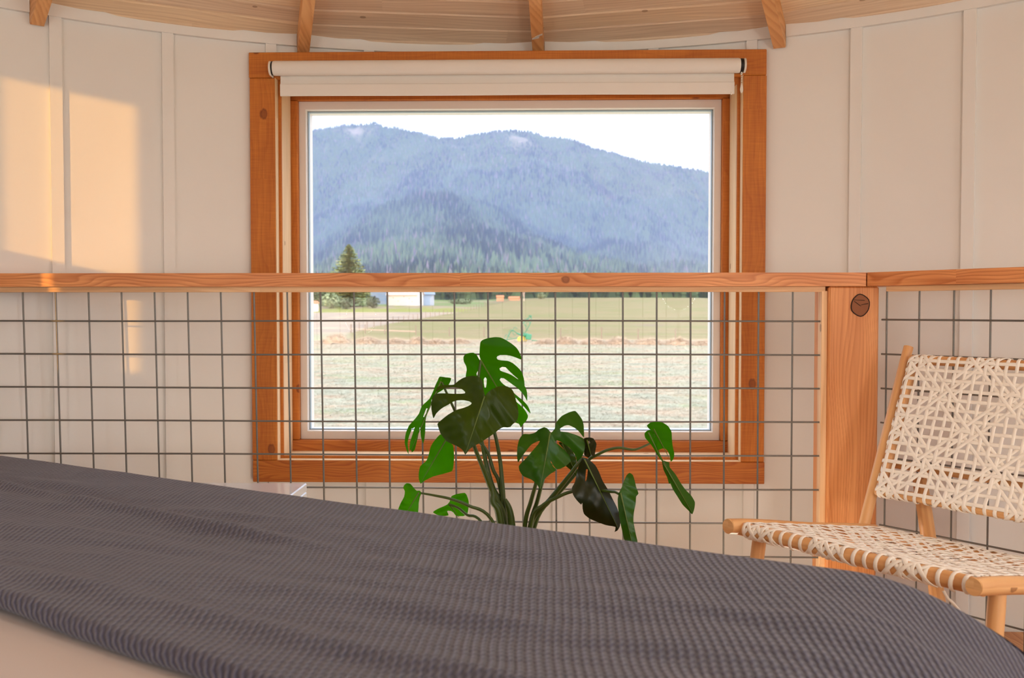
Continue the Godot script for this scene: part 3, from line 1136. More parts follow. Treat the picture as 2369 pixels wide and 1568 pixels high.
# cords over a frame: o is the frame's corner (bar centres), s runs across, t along, n is the outer side; they wrap round the bars
func weave(parent: Node, o: Vector3, sd: Vector3, td: Vector3, n: Vector3, wid: float, len: float, rad: float, p: float, sag: float, cw: float) -> void:
	var place := func(s: float, t: float, h: float) -> Array:
		var r := rad + h
		var pos := o
		var nn := n
		if s < 0.0 or s > wid:
			var ex := (-s if s < 0.0 else s - wid) / rad
			var dir := -sd if s < 0.0 else sd
			nn = n * cos(ex) + dir * sin(ex)
			pos += sd * clampf(s, 0.0, wid) + td * t
		elif t < 0.0 or t > len:
			var ex := (-t if t < 0.0 else t - len) / rad
			var dir := -td if t < 0.0 else td
			nn = n * cos(ex) + dir * sin(ex)
			pos += td * clampf(t, 0.0, len) + sd * s
		else:
			pos += sd * s + td * t - n * sag * sin(PI * s / wid) * sin(PI * t / len)
		return [pos + nn * r, nn]
	var m := rad * 3.3
	var lines := []
	var k := int(len / p)
	var off := (len - k * p) / 2.0
	for i in k + 1:
		lines.append([Vector2(-m, off + p * i), Vector2(wid + m, off + p * i), PI * i, 0])
	k = int(wid / p)
	off = (wid - k * p) / 2.0
	for i in k + 1:
		lines.append([Vector2(off + p * i, -m), Vector2(off + p * i, len + m), PI * i + PI, 1])
	var n_d := int((wid + len) / p) + 4
	for i in range(-3, n_d):
		if posmod(i, 7) > 2:
			continue
		var c := p * i
		# s + t = c and s - t = c - len
		for fam in 2:
			var pa := Vector2(c + m, -m) if fam == 0 else Vector2(c - len - m, -m)
			var pb := Vector2(c - len - m, len + m) if fam == 0 else Vector2(c + m, len + m)
			lines.append([pa, pb, PI * i + PI * 0.5 * fam, 2 + fam])
	for l in lines:
		var a: Vector2 = l[0]
		var z: Vector2 = l[1]
		var cnt := int(a.distance_to(z) / 0.0075) + 2
		var pts := []
		var ns := []
		for i in cnt + 1:
			var q := a.lerp(z, float(i) / cnt)
			var inside_s := q.x >= 0.0 and q.x <= wid
			var inside_t := q.y >= 0.0 and q.y <= len
			if q.x < -m or q.x > wid + m or q.y < -m or q.y > len + m or not (inside_s or inside_t):
				continue
			var r: Array = place.call(q.x, q.y, 0.0016 + 0.0012 * sin(l[2] + PI * (q.y if l[3] == 1 else q.x) / (p if l[3] < 2 else 2.0 * p)))
			pts.append(r[0])
			ns.append(r[1])
		if pts.size() > 3:
			var b := MB.new()
			ribbon(b, pts, ns, cw, 0.0021)
			obj("cord", b, M.cord, parent)


func build_chair() -> void:
	var sd := Vector3(0.587, 0, 0.8095)                       # across the seat, from the left rail to the right one
	var bk := Vector3(0.8095, 0, -0.587)                      # towards the chair's back
	var l0 := Vector3(0.448, 0.463, -2.199)                   # front end of the left rail
	var t := thing("lounge_chair", "low round-pole wooden lounge chair woven with cream cord", "chair", "", Vector3(l0.x + 0.4, 0, l0.z - 0.0))
	var o := t.position
	var wd := 0.588
	var pole := func(called: String, a: Vector3, z: Vector3, r0: float, r1: float, m: Material = null) -> Node:
		var b := MB.new()
		var pts := []
		var rs := []
		var k := 12
		for i in k + 1:
			var f := float(i) / k
			pts.append(a.lerp(z, f) + Vector3(0, 0.0012 * sin(f * 9.0), 0) - o)
			var e := minf(f, 1.0 - f) * (z - a).length()
			rs.append(lerpf(r0, r1, f) * (1.0 - 0.06 * exp(-e / 0.004)))
		b.tube(pts, rs, 20, true, Vector2(rng.randf() * 2.0, rng.randf()))
		return obj(called, b, m if m else M.teak, t)
	var P := func(s: float, b: float, y: float) -> Vector3:
		return Vector3(l0.x, y, l0.z) + sd * s + bk * b
	var seat_y := func(b: float) -> float:
		return 0.463 - 0.152 * b
	for s: float in [0.0, wd]:
		var rail: Node = pole.call("side_rail", P.call(s, 0.0, 0.463), P.call(s, 0.56, seat_y.call(0.56)), 0.0185 if s == 0.0 else 0.0175, 0.0175)
		var cap := MB.new()
		var e0: Vector3 = (P.call(s, -0.0006, 0.463) as Vector3) - o
		cap.tube([e0, e0 + bk * 0.003], [0.0166 if s == 0.0 else 0.0157], 20)
		obj("end_grain", cap, M.teak_end, rail)
		pole.call("front_leg", P.call(s + (0.01 if s == 0.0 else -0.01), 0.10, 0.445), P.call(s, 0.035, 0.0), 0.0165, 0.015)
		pole.call("back_post", P.call(s + (-0.012 if s == 0.0 else 0.012), 0.515, 0.355), P.call(s + (-0.012 if s == 0.0 else 0.012), 0.722, 0.862), 0.0145, 0.0135)
		pole.call("rear_leg", P.call(s + (0.10 if s == 0.0 else -0.10), 0.603, 0.53), P.call(s + (0.125 if s == 0.0 else -0.125), 0.71, 0.0), 0.0185, 0.0195)
	pole.call("front_rail", P.call(0.0, 0.036, 0.4535), P.call(wd, 0.036, 0.4535), 0.0165, 0.0165)
	pole.call("rear_rail", P.call(0.0, 0.553, 0.376), P.call(wd, 0.553, 0.376), 0.016, 0.016)
	pole.call("stretcher", P.call(0.0, 0.06, 0.21), P.call(wd, 0.06, 0.21), 0.012, 0.012)
	for s: float in [0.0, wd]:
		pole.call("stretcher", P.call(s, 0.06, 0.19), P.call(s + (0.10 if s == 0.0 else -0.10), 0.65, 0.17), 0.012, 0.012)
	# seat weave
	var ws := Node3D.new()
	ws.name = "seat_weave"
	t.add_child(ws, true)
	var td: Vector3 = ((P.call(0.0, 0.553, 0.376) as Vector3) - (P.call(0.0, 0.036, 0.4535) as Vector3)).normalized()
	var n1 := sd.cross(td).normalized()
	if n1.y < 0:
		n1 = -n1
	weave(ws, (P.call(0.026, 0.036, 0.4535) as Vector3) - o, sd, td, n1, wd - 0.052, 0.522, 0.0165, 0.0265, 0.02, 0.0094)
	# back panel: its own frame of four bars, leaning with the posts
	var q0: Vector3 = P.call(0.022, 0.553, 0.487)
	var q1: Vector3 = P.call(0.022, 0.697, 0.828)
	var bt := (q1 - q0).normalized()
	var n2 := sd.cross(bt).normalized()
	if n2.dot(bk) > 0:
		n2 = -n2
	var bw := wd - 0.044
	var bl := (q1 - q0).length()
	for f: float in [0.0, 1.0]:
		pole.call("back_bar", q0 + bt * bl * f - sd * 0.012, q0 + bt * bl * f + sd * (bw + 0.012), 0.0125, 0.0125)
		pole.call("back_bar", q0 + sd * bw * f - bt * 0.01, q0 + sd * bw * f + bt * (bl + 0.01), 0.0125, 0.0125)
	pole.call("back_bar", q0 + bt * 0.085 - n2 * 0.03, q0 + bt * 0.085 - n2 * 0.03 + sd * bw, 0.0115, 0.0115)
	var wb := Node3D.new()
	wb.name = "back_weave"
	t.add_child(wb, true)
	weave(wb, q0 - o, sd, bt, n2, bw, bl, 0.0125, 0.0258, 0.008, 0.0094)
	# a loose cord end under the seat
	var b := MB.new()
	var a0: Vector3 = P.call(wd - 0.07, 0.02, 0.435)
	var pts := spline([a0, a0 + Vector3(0.006, -0.012, 0.004), a0 + Vector3(0.016, -0.022, 0.008), a0 + Vector3(0.03, -0.04, 0.012)], 5)
	var ns := []
	for i in pts.size():
		pts[i] -= o
		ns.append(-bk)
	ribbon(b, pts, ns, 0.006, 0.0025)
	obj("cord", b, M.cord, ws)


# ------------------------------------------------------------------ plant
func zoomed(raw: Array, scale: float, ox: float, oy: float) -> PackedVector2Array:
	var out := PackedVector2Array()
	for p in raw:
		out.append(Vector2(p[0] * scale + ox, p[1] * scale + oy))
	return out


# a leaf blade: its outline as measured, its depth from a tilt, a fold along the midrib and a droop
func leaf(t: Node3D, line: PackedVector2Array, holes: Array, ribs: Array, d0: float, gx: float, gy: float, fold: float, m: Material, warp := 0.012) -> void:
	var dense := PackedVector2Array()
	var k := line.size()
	for i in k:
		var p0 := line[posmod(i - 1, k)]
		var p1 := line[i]
		var p2 := line[(i + 1) % k]
		var p3 := line[(i + 2) % k]
		var steps := maxi(1, int(p1.distance_to(p2) / 4.0))
		for j in steps:
			var f := float(j) / steps
			var q := p1.cubic_interpolate(p2, p0, p3, f)
			dense.append(q.lerp(p1.lerp(p2, f), 0.35))
	var box := Rect2(dense[0], Vector2.ZERO)
	for p in dense:
		box = box.expand(p)
	var pts := PackedVector2Array(dense)
	for hh: PackedVector2Array in holes:
		for i in hh.size():
			for j in 3:
				pts.append(hh[i].lerp(hh[(i + 1) % hh.size()], j / 3.0))
	var st := 5.0
	var y := box.position.y
	while y < box.end.y:
		var x := box.position.x + (fmod(y, 2.0 * st)) * 0.5
		while x < box.end.x:
			var q := Vector2(x, y)
			if Geometry2D.is_point_in_polygon(q, dense):
				var ok := true
				for p in dense:
					if p.distance_squared_to(q) < 9.0:
						ok = false
						break
				for hh: PackedVector2Array in holes:
					if Geometry2D.is_point_in_polygon(q, hh):
						ok = false
				if ok:
					pts.append(q)
			x += st
		y += st
	var mid0: Vector2 = ribs[0]
	var mid1: Vector2 = ribs[1]
	var ax := (mid1 - mid0).normalized()
	var rl := mid0.distance_to(mid1)
	var side := Vector2(-ax.y, ax.x)
	var depth := func(q: Vector2) -> float:
		var r := q - mid0
		var across := r.dot(side)
		var along := r.dot(ax) / rl
		var d := d0 + gx * r.x * 0.001 + gy * r.y * 0.001
		d += fold * absf(across) * 0.001 + warp * along * along * 0.6
		d += warp * 0.4 * sin(along * 7.0 + across * 0.03) * minf(1.0, absf(across) / 25.0)
		# the blade arches between its side veins
		d += 0.0006 * sin((along * 5.0 - absf(across) / rl * 4.0) * TAU) * minf(1.0, absf(across) / 12.0)
		return d
	var tri := Geometry2D.triangulate_delaunay(pts)
	var b := MB.new()
	b.colored = true
	for q in pts:
		var d: float = depth.call(q)
		var e := 1.5
		var p := at(q.x, q.y, d)
		var pu := at(q.x + e, q.y, depth.call(q + Vector2(e, 0)))
		var pv := at(q.x, q.y + e, depth.call(q + Vector2(0, e)))
		var nn := (pu - p).cross(pv - p).normalized()
		if nn.z < 0:
			nn = -nn
		var r := q - mid0
		var across := absf(r.dot(side))
		var along := r.dot(ax)
		var vein := 1.0 if across < 1.4 else 0.0
		var ph := fposmod((along + across * 0.9) / (rl * 0.17), 1.0)
		vein = maxf(vein, 0.55 * (1.0 - smoothstep(0.0, 0.09, minf(ph, 1.0 - ph))))
		var g := 1.0 + 0.10 * sin(q.x * 0.09) * sin(q.y * 0.07)
		b.tint = Color(g, g, g).lerp(Color(1.5, 1.35, 1.2), vein * 0.17)
		b.vert(p - t.position, nn, q * 0.001)
	for i in range(0, tri.size(), 3):
		var cc := (pts[tri[i]] + pts[tri[i + 1]] + pts[tri[i + 2]]) / 3.0
		if not Geometry2D.is_point_in_polygon(cc, dense):
			continue
		var hit := false
		for hh: PackedVector2Array in holes:
			if Geometry2D.is_point_in_polygon(cc, hh):
				hit = true
		if not hit:
			b.face(tri[i], tri[i + 1], tri[i + 2])
	var lf := obj("leaf", b, m, t)
	b = MB.new()
	var rp := []
	var rr := []
	for i in 13:
		var q := mid0.lerp(mid1, i / 12.0)
		rp.append(at(q.x, q.y, depth.call(q) - 0.0006) - t.position)
		rr.append(lerpf(0.0021, 0.0005, i / 12.0))
	b.tube(rp, rr, 6)
	obj("midrib", b, M.rib, lf)


func stalk(t: Node3D, pts: Array, r0: float, r1: float) -> void:   # pts: [u, v, d]
	var ps := []
	for p in pts:
		ps.append(at(p[0], p[1], p[2]) - t.position)
	ps = spline(ps, 6)
	var rs := []
	for i in ps.size():
		rs.append(lerpf(r0, r1, float(i) / (ps.size() - 1)))
	var b := MB.new()
	b.tube(ps, rs, 9)
	obj("stalk", b, M.stem, t)


func build_plant() -> void:
	var foot := at(1200, 1300, 2.52)
	var t := thing("potted_plant", "tall split-leaf plant with large glossy green leaves before the railing", "plant", "", Vector3(foot.x, 0, foot.z))
	var b := MB.new()
	b.lathe(Vector3.ZERO, [Vector2(0, 0.0), Vector2(0.12, 0.0), Vector2(0.145, 0.02), Vector2(0.165, 0.2), Vector2(0.172, 0.27), Vector2(0.172, 0.29), Vector2(0.16, 0.29), Vector2(0.155, 0.25)], 40)
	obj("pot", b, M.pot, t)
	b = MB.new()
	b.lathe(Vector3.ZERO, [Vector2(0.158, 0.25), Vector2(0.12, 0.256), Vector2(0.06, 0.252), Vector2(0.0, 0.258)], 32)
	obj("soil", b, M.soil, t)
	var z := 0.17219
	var zz := 0.21368
	var A := [[1232, 478], [1216, 430], [1218, 330], [1228, 240], [1262, 208], [1340, 183], [1430, 172], [1500, 178], [1560, 205], [1640, 255], [1710, 312], [1748, 368], [1772, 425], [1778, 474], [1700, 445], [1640, 425], [1560, 412], [1495, 413], [1456, 428], [1446, 452], [1462, 474], [1520, 485], [1600, 492], [1660, 520], [1712, 562], [1755, 604], [1787, 650], [1812, 730], [1822, 832], [1788, 790], [1738, 738], [1680, 688], [1620, 632], [1565, 577], [1520, 571], [1485, 592], [1490, 618], [1540, 640], [1600, 660], [1660, 690], [1722, 732], [1782, 782], [1832, 842], [1852, 905], [1858, 970], [1854, 1030], [1828, 980], [1788, 920], [1730, 860], [1660, 810], [1600, 765], [1540, 725], [1502, 722], [1487, 746], [1512, 782], [1570, 830], [1642, 882], [1692, 935], [1752, 985], [1812, 1035], [1862, 1092], [1890, 1150], [1900, 1200], [1868, 1170], [1815, 1110], [1752, 1042], [1700, 985], [1712, 1040], [1762, 1085], [1822, 1145], [1868, 1232], [1842, 1300], [1800, 1342], [1770, 1388], [1752, 1342], [1700, 1322], [1600, 1300], [1480, 1180], [1400, 1060], [1330, 1000], [1200, 900], [1060, 800], [1030, 700], [1044, 610], [1034, 558], [1006, 505], [999, 440], [1028, 402], [1080, 385], [1132, 381], [1172, 402], [1200, 450], [1222, 486]]
	leaf(t, zoomed(A, z, 900, 750), [zoomed([[1192, 632], [1205, 645], [1196, 672], [1180, 690], [1176, 660]], z, 900, 750), zoomed([[1285, 715], [1300, 712], [1312, 735], [1310, 800], [1302, 855], [1285, 855], [1275, 800], [1272, 740]], z, 900, 750)], [Vector2(1111.5, 832), Vector2(1203, 984)], 2.56, 0.25, 0.35, 0.35, M.leaf[0], 0.02)
	var B := [[1292, 962], [1318, 925], [1372, 878], [1440, 845], [1520, 825], [1590, 835], [1642, 865], [1672, 905], [1692, 980], [1712, 1050], [1732, 1120], [1739, 1200], [1730, 1262], [1702, 1312], [1662, 1342], [1632, 1377], [1590, 1386], [1540, 1381], [1480, 1411], [1420, 1461], [1350, 1510], [1290, 1548], [1250, 1580], [1160, 1625], [1100, 1665], [1060, 1705], [1025, 1753], [1000, 1705], [960, 1665], [900, 1630], [840, 1605], [780, 1575], [740, 1535], [690, 1465], [662, 1385], [650, 1340], [665, 1318], [722, 1268], [802, 1208], [900, 1152], [982, 1128], [1060, 1100], [1100, 1076], [1110, 1056], [1080, 1036], [1000, 1020], [920, 1022], [860, 1040], [800, 1078], [740, 1110], [682, 1150], [632, 1202], [597, 1264], [580, 1202], [569, 1140], [569, 1060], [580, 992], [602, 950], [642, 930], [720, 926], [850, 932], [960, 932], [1018, 926], [1024, 910], [992, 880], [942, 856], [880, 846], [800, 850], [720, 862], [640, 900], [628, 905], [648, 848], [692, 822], [780, 814], [870, 810], [920, 768], [982, 727], [1050, 702], [1120, 692], [1190, 700], [1236, 730], [1259, 772], [1264, 830], [1274, 900]]
	leaf(t, zoomed(B, z, 900, 750), [], [Vector2(1121, 917), Vector2(1077, 1049)], 2.42, -0.15, -0.55, 0.3, M.leaf[1], 0.03)
	var C := [[655, 752], [680, 703], [760, 712], [835, 725], [802, 812], [722, 882], [642, 932], [602, 982], [572, 1012], [562, 1100], [522, 1182], [492, 1282], [486, 1452], [472, 1562], [460, 1606], [428, 1512], [416, 1380], [398, 1470], [372, 1580], [345, 1685], [305, 1720], [275, 1685], [285, 1575], [318, 1470], [345, 1378], [300, 1430], [268, 1510], [250, 1600], [265, 1746], [235, 1686], [210, 1586], [225, 1462], [270, 1356], [290, 1335], [350, 1268], [402, 1198], [442, 1098], [542, 1000], [592, 900], [622, 820]]
	leaf(t, zoomed(C, z, 900, 750), [zoomed([[500, 1130], [516, 1128], [500, 1190], [470, 1248], [460, 1240], [482, 1180]], z, 900, 750)], [Vector2(1020, 882), Vector2(951, 1042)], 2.48, 0.9, 0.1, 0.9, M.leaf[0], 0.02)
	var D := [[690, 140], [740, 190], [800, 245], [860, 290], [874, 430], [866, 560], [846, 635], [740, 670], [590, 710], [470, 770], [425, 806], [400, 740], [400, 660], [420, 570], [490, 510], [520, 460], [560, 310], [600, 240]]
	leaf(t, zoomed(D, z, 900, 980), [], [Vector2(1031, 1018), Vector2(973, 1118)], 2.55, 0.35, -0.2, 0.3, M.leaf[0])
	var E := [[200, 830], [235, 798], [290, 808], [332, 860], [372, 900], [412, 898], [438, 925], [416, 980], [400, 1060], [396, 1140], [380, 1210], [250, 1230], [110, 1210], [150, 1080], [202, 980], [212, 905], [190, 862]]
	leaf(t, zoomed(E, z, 900, 980), [], [Vector2(969, 1139), Vector2(940, 1186)], 2.44, 0.3, -0.4, 0.3, M.leaf[0])
	var F := [[812, 1050], [840, 972], [920, 942], [1022, 930], [1060, 1000], [1073, 1070], [1056, 1200], [1000, 1240], [900, 1236], [868, 1195], [835, 1172], [790, 1168], [780, 1180], [800, 1230], [690, 1240], [590, 1190], [650, 1145], [712, 1118], [782, 1085]]
	leaf(t, zoomed(F, z, 900, 980), [], [Vector2(1040, 1167), Vector2(1062, 1196)], 2.52, 0.4, -0.5, 0.3, M.leaf[0])
	var G := [[446, 330], [482, 290], [500, 220], [560, 150], [640, 110], [705, 95], [747, 140], [782, 192], [797, 250], [801, 320], [800, 384], [772, 352], [740, 312], [700, 280], [640, 251], [590, 256], [540, 290], [546, 316], [622, 326], [702, 350], [772, 380], [810, 410], [813, 470], [800, 542], [772, 602], [725, 652], [715, 600], [690, 550], [648, 496], [600, 462], [546, 428], [506, 412], [484, 432], [540, 472], [602, 532], [642, 582], [656, 642], [602, 692], [542, 722], [510, 728], [472, 692], [440, 632], [424, 590], [436, 640], [470, 700], [500, 736], [430, 782], [370, 842], [325, 942], [292, 890], [232, 840], [142, 800], [102, 742], [94, 694], [112, 668], [172, 608], [242, 528], [310, 448], [322, 420], [292, 428], [232, 460], [172, 530], [122, 600], [86, 652], [75, 570], [80, 482], [100, 402], [142, 346], [210, 346], [270, 330], [320, 290], [370, 272], [402, 282], [436, 322]]
	leaf(t, zoomed(G, zz, 1180, 930), [], [Vector2(1273, 1001), Vector2(1250, 1129)], 2.40, -0.15, -0.5, 0.35, M.leaf[2], 0.03)
	var H := [[790, 600], [852, 622], [922, 682], [962, 752], [1002, 850], [1062, 950], [1112, 1050], [1162, 1150], [1192, 1250], [1190, 1342], [1160, 1392], [1130, 1406], [1142, 1352], [1040, 1332], [940, 1296], [862, 1262], [802, 1212], [785, 1152], [782, 1090], [770, 1110], [720, 1060], [682, 1002], [668, 930], [700, 870], [715, 800], [740, 700]]
	leaf(t, zoomed(H, zz, 1180, 930), [zoomed([[824, 726], [842, 728], [836, 790], [822, 862], [814, 850], [818, 790]], zz, 1180, 930)], [Vector2(1352, 1062), Vector2(1430, 1222)], 2.36, 0.4, -0.3, 0.45, M.leaf[3], 0.02)
	var H2 := [[800, 392], [850, 382], [902, 392], [936, 452], [925, 520], [912, 600], [880, 570], [850, 604], [800, 566], [812, 470]]
	leaf(t, zoomed(H2, zz, 1180, 930), [zoomed([[842, 425], [858, 418], [868, 440], [850, 455]], zz, 1180, 930)], [Vector2(1358, 1018), Vector2(1368, 1056)], 2.38, 0.2, 0.5, 0.3, M.leaf[3], 0.005)
	var H3 := [[540, 430], [600, 460], [670, 520], [712, 600], [726, 690], [735, 780], [740, 830], [700, 780], [640, 720], [605, 690], [655, 640], [640, 580], [600, 530], [525, 440]]
	leaf(t, zoomed(H3, zz, 1180, 930), [], [Vector2(1300, 1026), Vector2(1337, 1105)], 2.44, 0.2, 0.2, 0.3, M.leaf[1], 0.005)
	var I := [[1295, 765], [1330, 790], [1350, 850], [1366, 920], [1391, 990], [1366, 1020], [1360, 1100], [1340, 1200], [1336, 1290], [1360, 1420], [1380, 1530], [1300, 1540], [1240, 1500], [1215, 1402], [1190, 1282], [1170, 1150], [1165, 1050], [1180, 980], [1210, 920], [1235, 850], [1262, 790]]
	leaf(t, zoomed(I, zz, 1180, 930), [], [Vector2(1436, 1140), Vector2(1462, 1255)], 2.30, -0.3, -0.3, 0.7, M.leaf[2], 0.02)
	var J := [[1480, 255], [1522, 220], [1590, 212], [1650, 220], [1712, 260], [1747, 320], [1753, 400], [1760, 470], [1778, 560], [1770, 610], [1742, 646], [1730, 580], [1702, 522], [1670, 500], [1632, 508], [1606, 520], [1590, 470], [1570, 400], [1556, 330], [1530, 305], [1500, 285]]
	leaf(t, zoomed(J, zz, 1180, 930), [], [Vector2(1512, 992), Vector2(1552, 1066)], 2.46, 0.5, 0.1, 0.5, M.leaf[0])
	var J2 := [[1480, 312], [1520, 300], [1552, 315], [1568, 390], [1590, 470], [1606, 522], [1640, 600], [1662, 642], [1630, 622], [1590, 562], [1542, 482], [1502, 432], [1465, 390], [1455, 342]]
	leaf(t, zoomed(J2, zz, 1180, 930), [], [Vector2(1500, 1000), Vector2(1532, 1066)], 2.455, -0.6, 0.1, 0.2, M.leaf[0], 0.005)
	var K := [[1645, 632], [1690, 642], [1726, 652], [1728, 702], [1792, 782], [1852, 882], [1902, 950], [1962, 1012], [2001, 1082], [1996, 1150], [1972, 1214], [1930, 1172], [1870, 1112], [1812, 1022], [1762, 942], [1735, 880], [1721, 884], [1700, 812], [1662, 732]]
	leaf(t, zoomed(K, zz, 1180, 930), [], [Vector2(1534, 1070), Vector2(1602, 1187)], 2.46, 0.5, -0.3, 0.8, M.leaf[2], 0.015)
	# stalks
	var z1 := func(x: float, y: float, d: float) -> Array: return [x * z + 900, y * z + 980, d]
	var z3 := func(x: float, y: float, d: float) -> Array: return [x * zz + 1180, y * zz + 930, d]
	stalk(t, [[1182, 1330, 2.51], z1.call(1540, 1240, 2.50), z1.call(1400, 950, 2.49), z1.call(1270, 620, 2.47), z1.call(1140, 290, 2.45), [1090, 1000, 2.44], [1112, 930, 2.425]], 0.0085, 0.0035)
	stalk(t, [[1186, 1330, 2.52], z1.call(1500, 1130, 2.52), z1.call(1390, 850, 2.53), z1.call(1310, 560, 2.54), z1.call(1245, 240, 2.54), [1098, 960, 2.54], [1112, 835, 2.562]], 0.009, 0.0035)
	stalk(t, [[1188, 1330, 2.50], z1.call(1560, 1250, 2.51), z1.call(1520, 800, 2.52), z1.call(1490, 480, 2.53), z1.call(1420, 130, 2.53), [1125, 940, 2.55]], 0.0075, 0.004)
	stalk(t, [[1184, 1330, 2.53], z1.call(1500, 900, 2.53), z1.call(1400, 620, 2.535), z1.call(1290, 330, 2.54), [1065, 980, 2.52], [1050, 945, 2.50], [1022, 884, 2.485]], 0.006, 0.003)
	stalk(t, [[1190, 1330, 2.49], z1.call(1640, 1260, 2.48), z1.call(1560, 1010, 2.485)], 0.014, 0.004)
	stalk(t, [[1175, 1330, 2.49], z1.call(1480, 1230, 2.48), z1.call(1400, 1060, 2.48), z1.call(1395, 930, 2.485), z1.call(1330, 700, 2.487), z1.call(1290, 590, 2.49)], 0.012, 0.003)
	stalk(t, [[1196, 1330, 2.49], z1.call(1370, 1280, 2.46), z1.call(1070, 1100, 2.44), z1.call(830, 1010, 2.43), z1.call(620, 965, 2.43), z1.call(430, 932, 2.44)], 0.005, 0.0028)
	stalk(t, [[1192, 1335, 2.49], z1.call(1250, 1330, 2.5), z1.call(1050, 1225, 2.51), z1.call(930, 1130, 2.515), z1.call(805, 1082, 2.52)], 0.0045, 0.003)
	stalk(t, [[1208, 1330, 2.49], z1.call(1830, 1340, 2.47), z1.call(1905, 1050, 2.45), z1.call(1970, 820, 2.43), [1256, 1060, 2.42], [1272, 1003, 2.405]], 0.0065, 0.004)
	stalk(t, [[1212, 1330, 2.5], z1.call(1900, 1350, 2.48), z1.call(1990, 1050, 2.46), z1.call(2060, 780, 2.45), [1266, 1080, 2.44], [1280, 1040, 2.43]], 0.0065, 0.004)
	stalk(t, [[1215, 1330, 2.48], z3.call(230, 1310, 2.46), z3.call(430, 1060, 2.43), z3.call(660, 775, 2.40), z3.call(720, 690, 2.39), z3.call(790, 610, 2.365)], 0.008, 0.0045)
	stalk(t, [[1216, 1330, 2.47], z3.call(240, 1260, 2.45), z3.call(350, 1120, 2.42), z3.call(500, 1035, 2.40), z3.call(670, 968, 2.385), z3.call(900, 950, 2.38), z3.call(1080, 968, 2.34), z3.call(1135, 972, 2.32), z3.call(1175, 992, 2.305)], 0.0055, 0.003)
	stalk(t, [[1218, 1330, 2.5], z3.call(300, 1250, 2.5), z3.call(560, 950, 2.49), z3.call(780, 700, 2.48), z3.call(870, 610, 2.47), z3.call(940, 573, 2.46), z3.call(1050, 520, 2.455), z3.call(1180, 494, 2.45), z3.call(1320, 514, 2.45), z3.call(1400, 500, 2.45), z3.call(1512, 448, 2.455)], 0.0055, 0.0026)
	stalk(t, [z3.call(1600, 540, 2.457), z3.call(1640, 620, 2.458), z3.call(1690, 690, 2.46)], 0.0022, 0.002)


func build_side_table() -> void:
	var c := at(710, 1117, 2.70)
	var x1 := c.x
	var x0 := x1 - 0.55
	var t := thing("side_table", "low glossy pale side table behind the bed, its corner showing", "table", "", Vector3((x0 + x1) / 2, 0, -2.53))
	var o := t.position
	var b := MB.new()
	b.box(Transform3D(Basis.IDENTITY, Vector3((x0 + x1) / 2, c.y - 0.0125, -2.53) - o), Vector3(0.55, 0.025, 0.34), 0.003)
	obj("table_top", b, M.lacquer, t)
	for x: float in [x0 + 0.0125, x1 - 0.0125]:
		b = MB.new()
		b.box(Transform3D(Basis.IDENTITY, Vector3(x, (c.y - 0.025) / 2, -2.53) - o), Vector3(0.025, c.y - 0.025, 0.34), 0.003)
		obj("side_panel", b, M.lacquer, t)


# ------------------------------------------------------------------ unseen lamps and furniture, some of them added for the light
func globe(called: String, label: String, p: Vector3, r: float, top: float, energy: float, col: Color) -> void:
	var t := thing(called, label, "lamp", "", Vector3(p.x, p.y, p.z))
	var b := MB.new()
	var prof := []
	for i in 17:
		var w := PI * i / 16.0
		prof.append(Vector2(r * sin(w), -r * cos(w)))
	b.lathe(Vector3.ZERO, prof, 32)
	obj("lamp_shade", b, M.glow, t)
	b = MB.new()
	if top > 0.0:
		b.tube([Vector3(0, r, 0), Vector3(0, top, 0)], [0.006], 8)
		obj("cord", b, M.black, t)
	else:
		b.lathe(Vector3(0, top, 0), [Vector2(0, 0), Vector2(0.08, 0), Vector2(0.08, 0.012), Vector2(0.015, 0.02), Vector2(0.015, -top - r + 0.004)], 24)
		obj("base", b, M.white, t)
	lamp_light(p, energy, col, r)


func pendant(label: String, p: Vector3, energy: float) -> void:
	var t := thing("pendant_lamp", label, "lamp", "", p)
	var b := MB.new()
	b.lathe(Vector3.ZERO, [Vector2(0.012, 0.10), Vector2(0.03, 0.095), Vector2(0.085, 0.0), Vector2(0.083, 0.0), Vector2(0.028, 0.09), Vector2(0.0, 0.092)], 28)
	obj("shade", b, M.white, t)
	b = MB.new()
	b.lathe(Vector3(0, 0.035, 0), [Vector2(0, -0.03), Vector2(0.021, -0.022), Vector2(0.03, 0.0), Vector2(0.021, 0.022), Vector2(0, 0.03)], 20)
	obj("bulb", b, M.glow, t)
	b = MB.new()
	b.tube([Vector3(0, 0.095, 0), Vector3(0, 0.26, 0)], [0.004], 8)
	obj("cord", b, M.black, t)
	var l := SpotLight3D.new()
	l.name = numbered("pendant_light")
	l.position = p + Vector3(0, -0.004, 0)
	l.basis = Basis.looking_at(Vector3.DOWN, Vector3.FORWARD)
	l.light_energy = energy
	l.light_color = Color(1.0, 0.985, 0.955)
	l.light_size = 0.03
	l.spot_range = 12.0
	l.spot_attenuation = 2.0
	l.spot_angle = 74.0
	l.spot_angle_attenuation = 0.8
	l.shadow_enabled = true
	add_child(l)


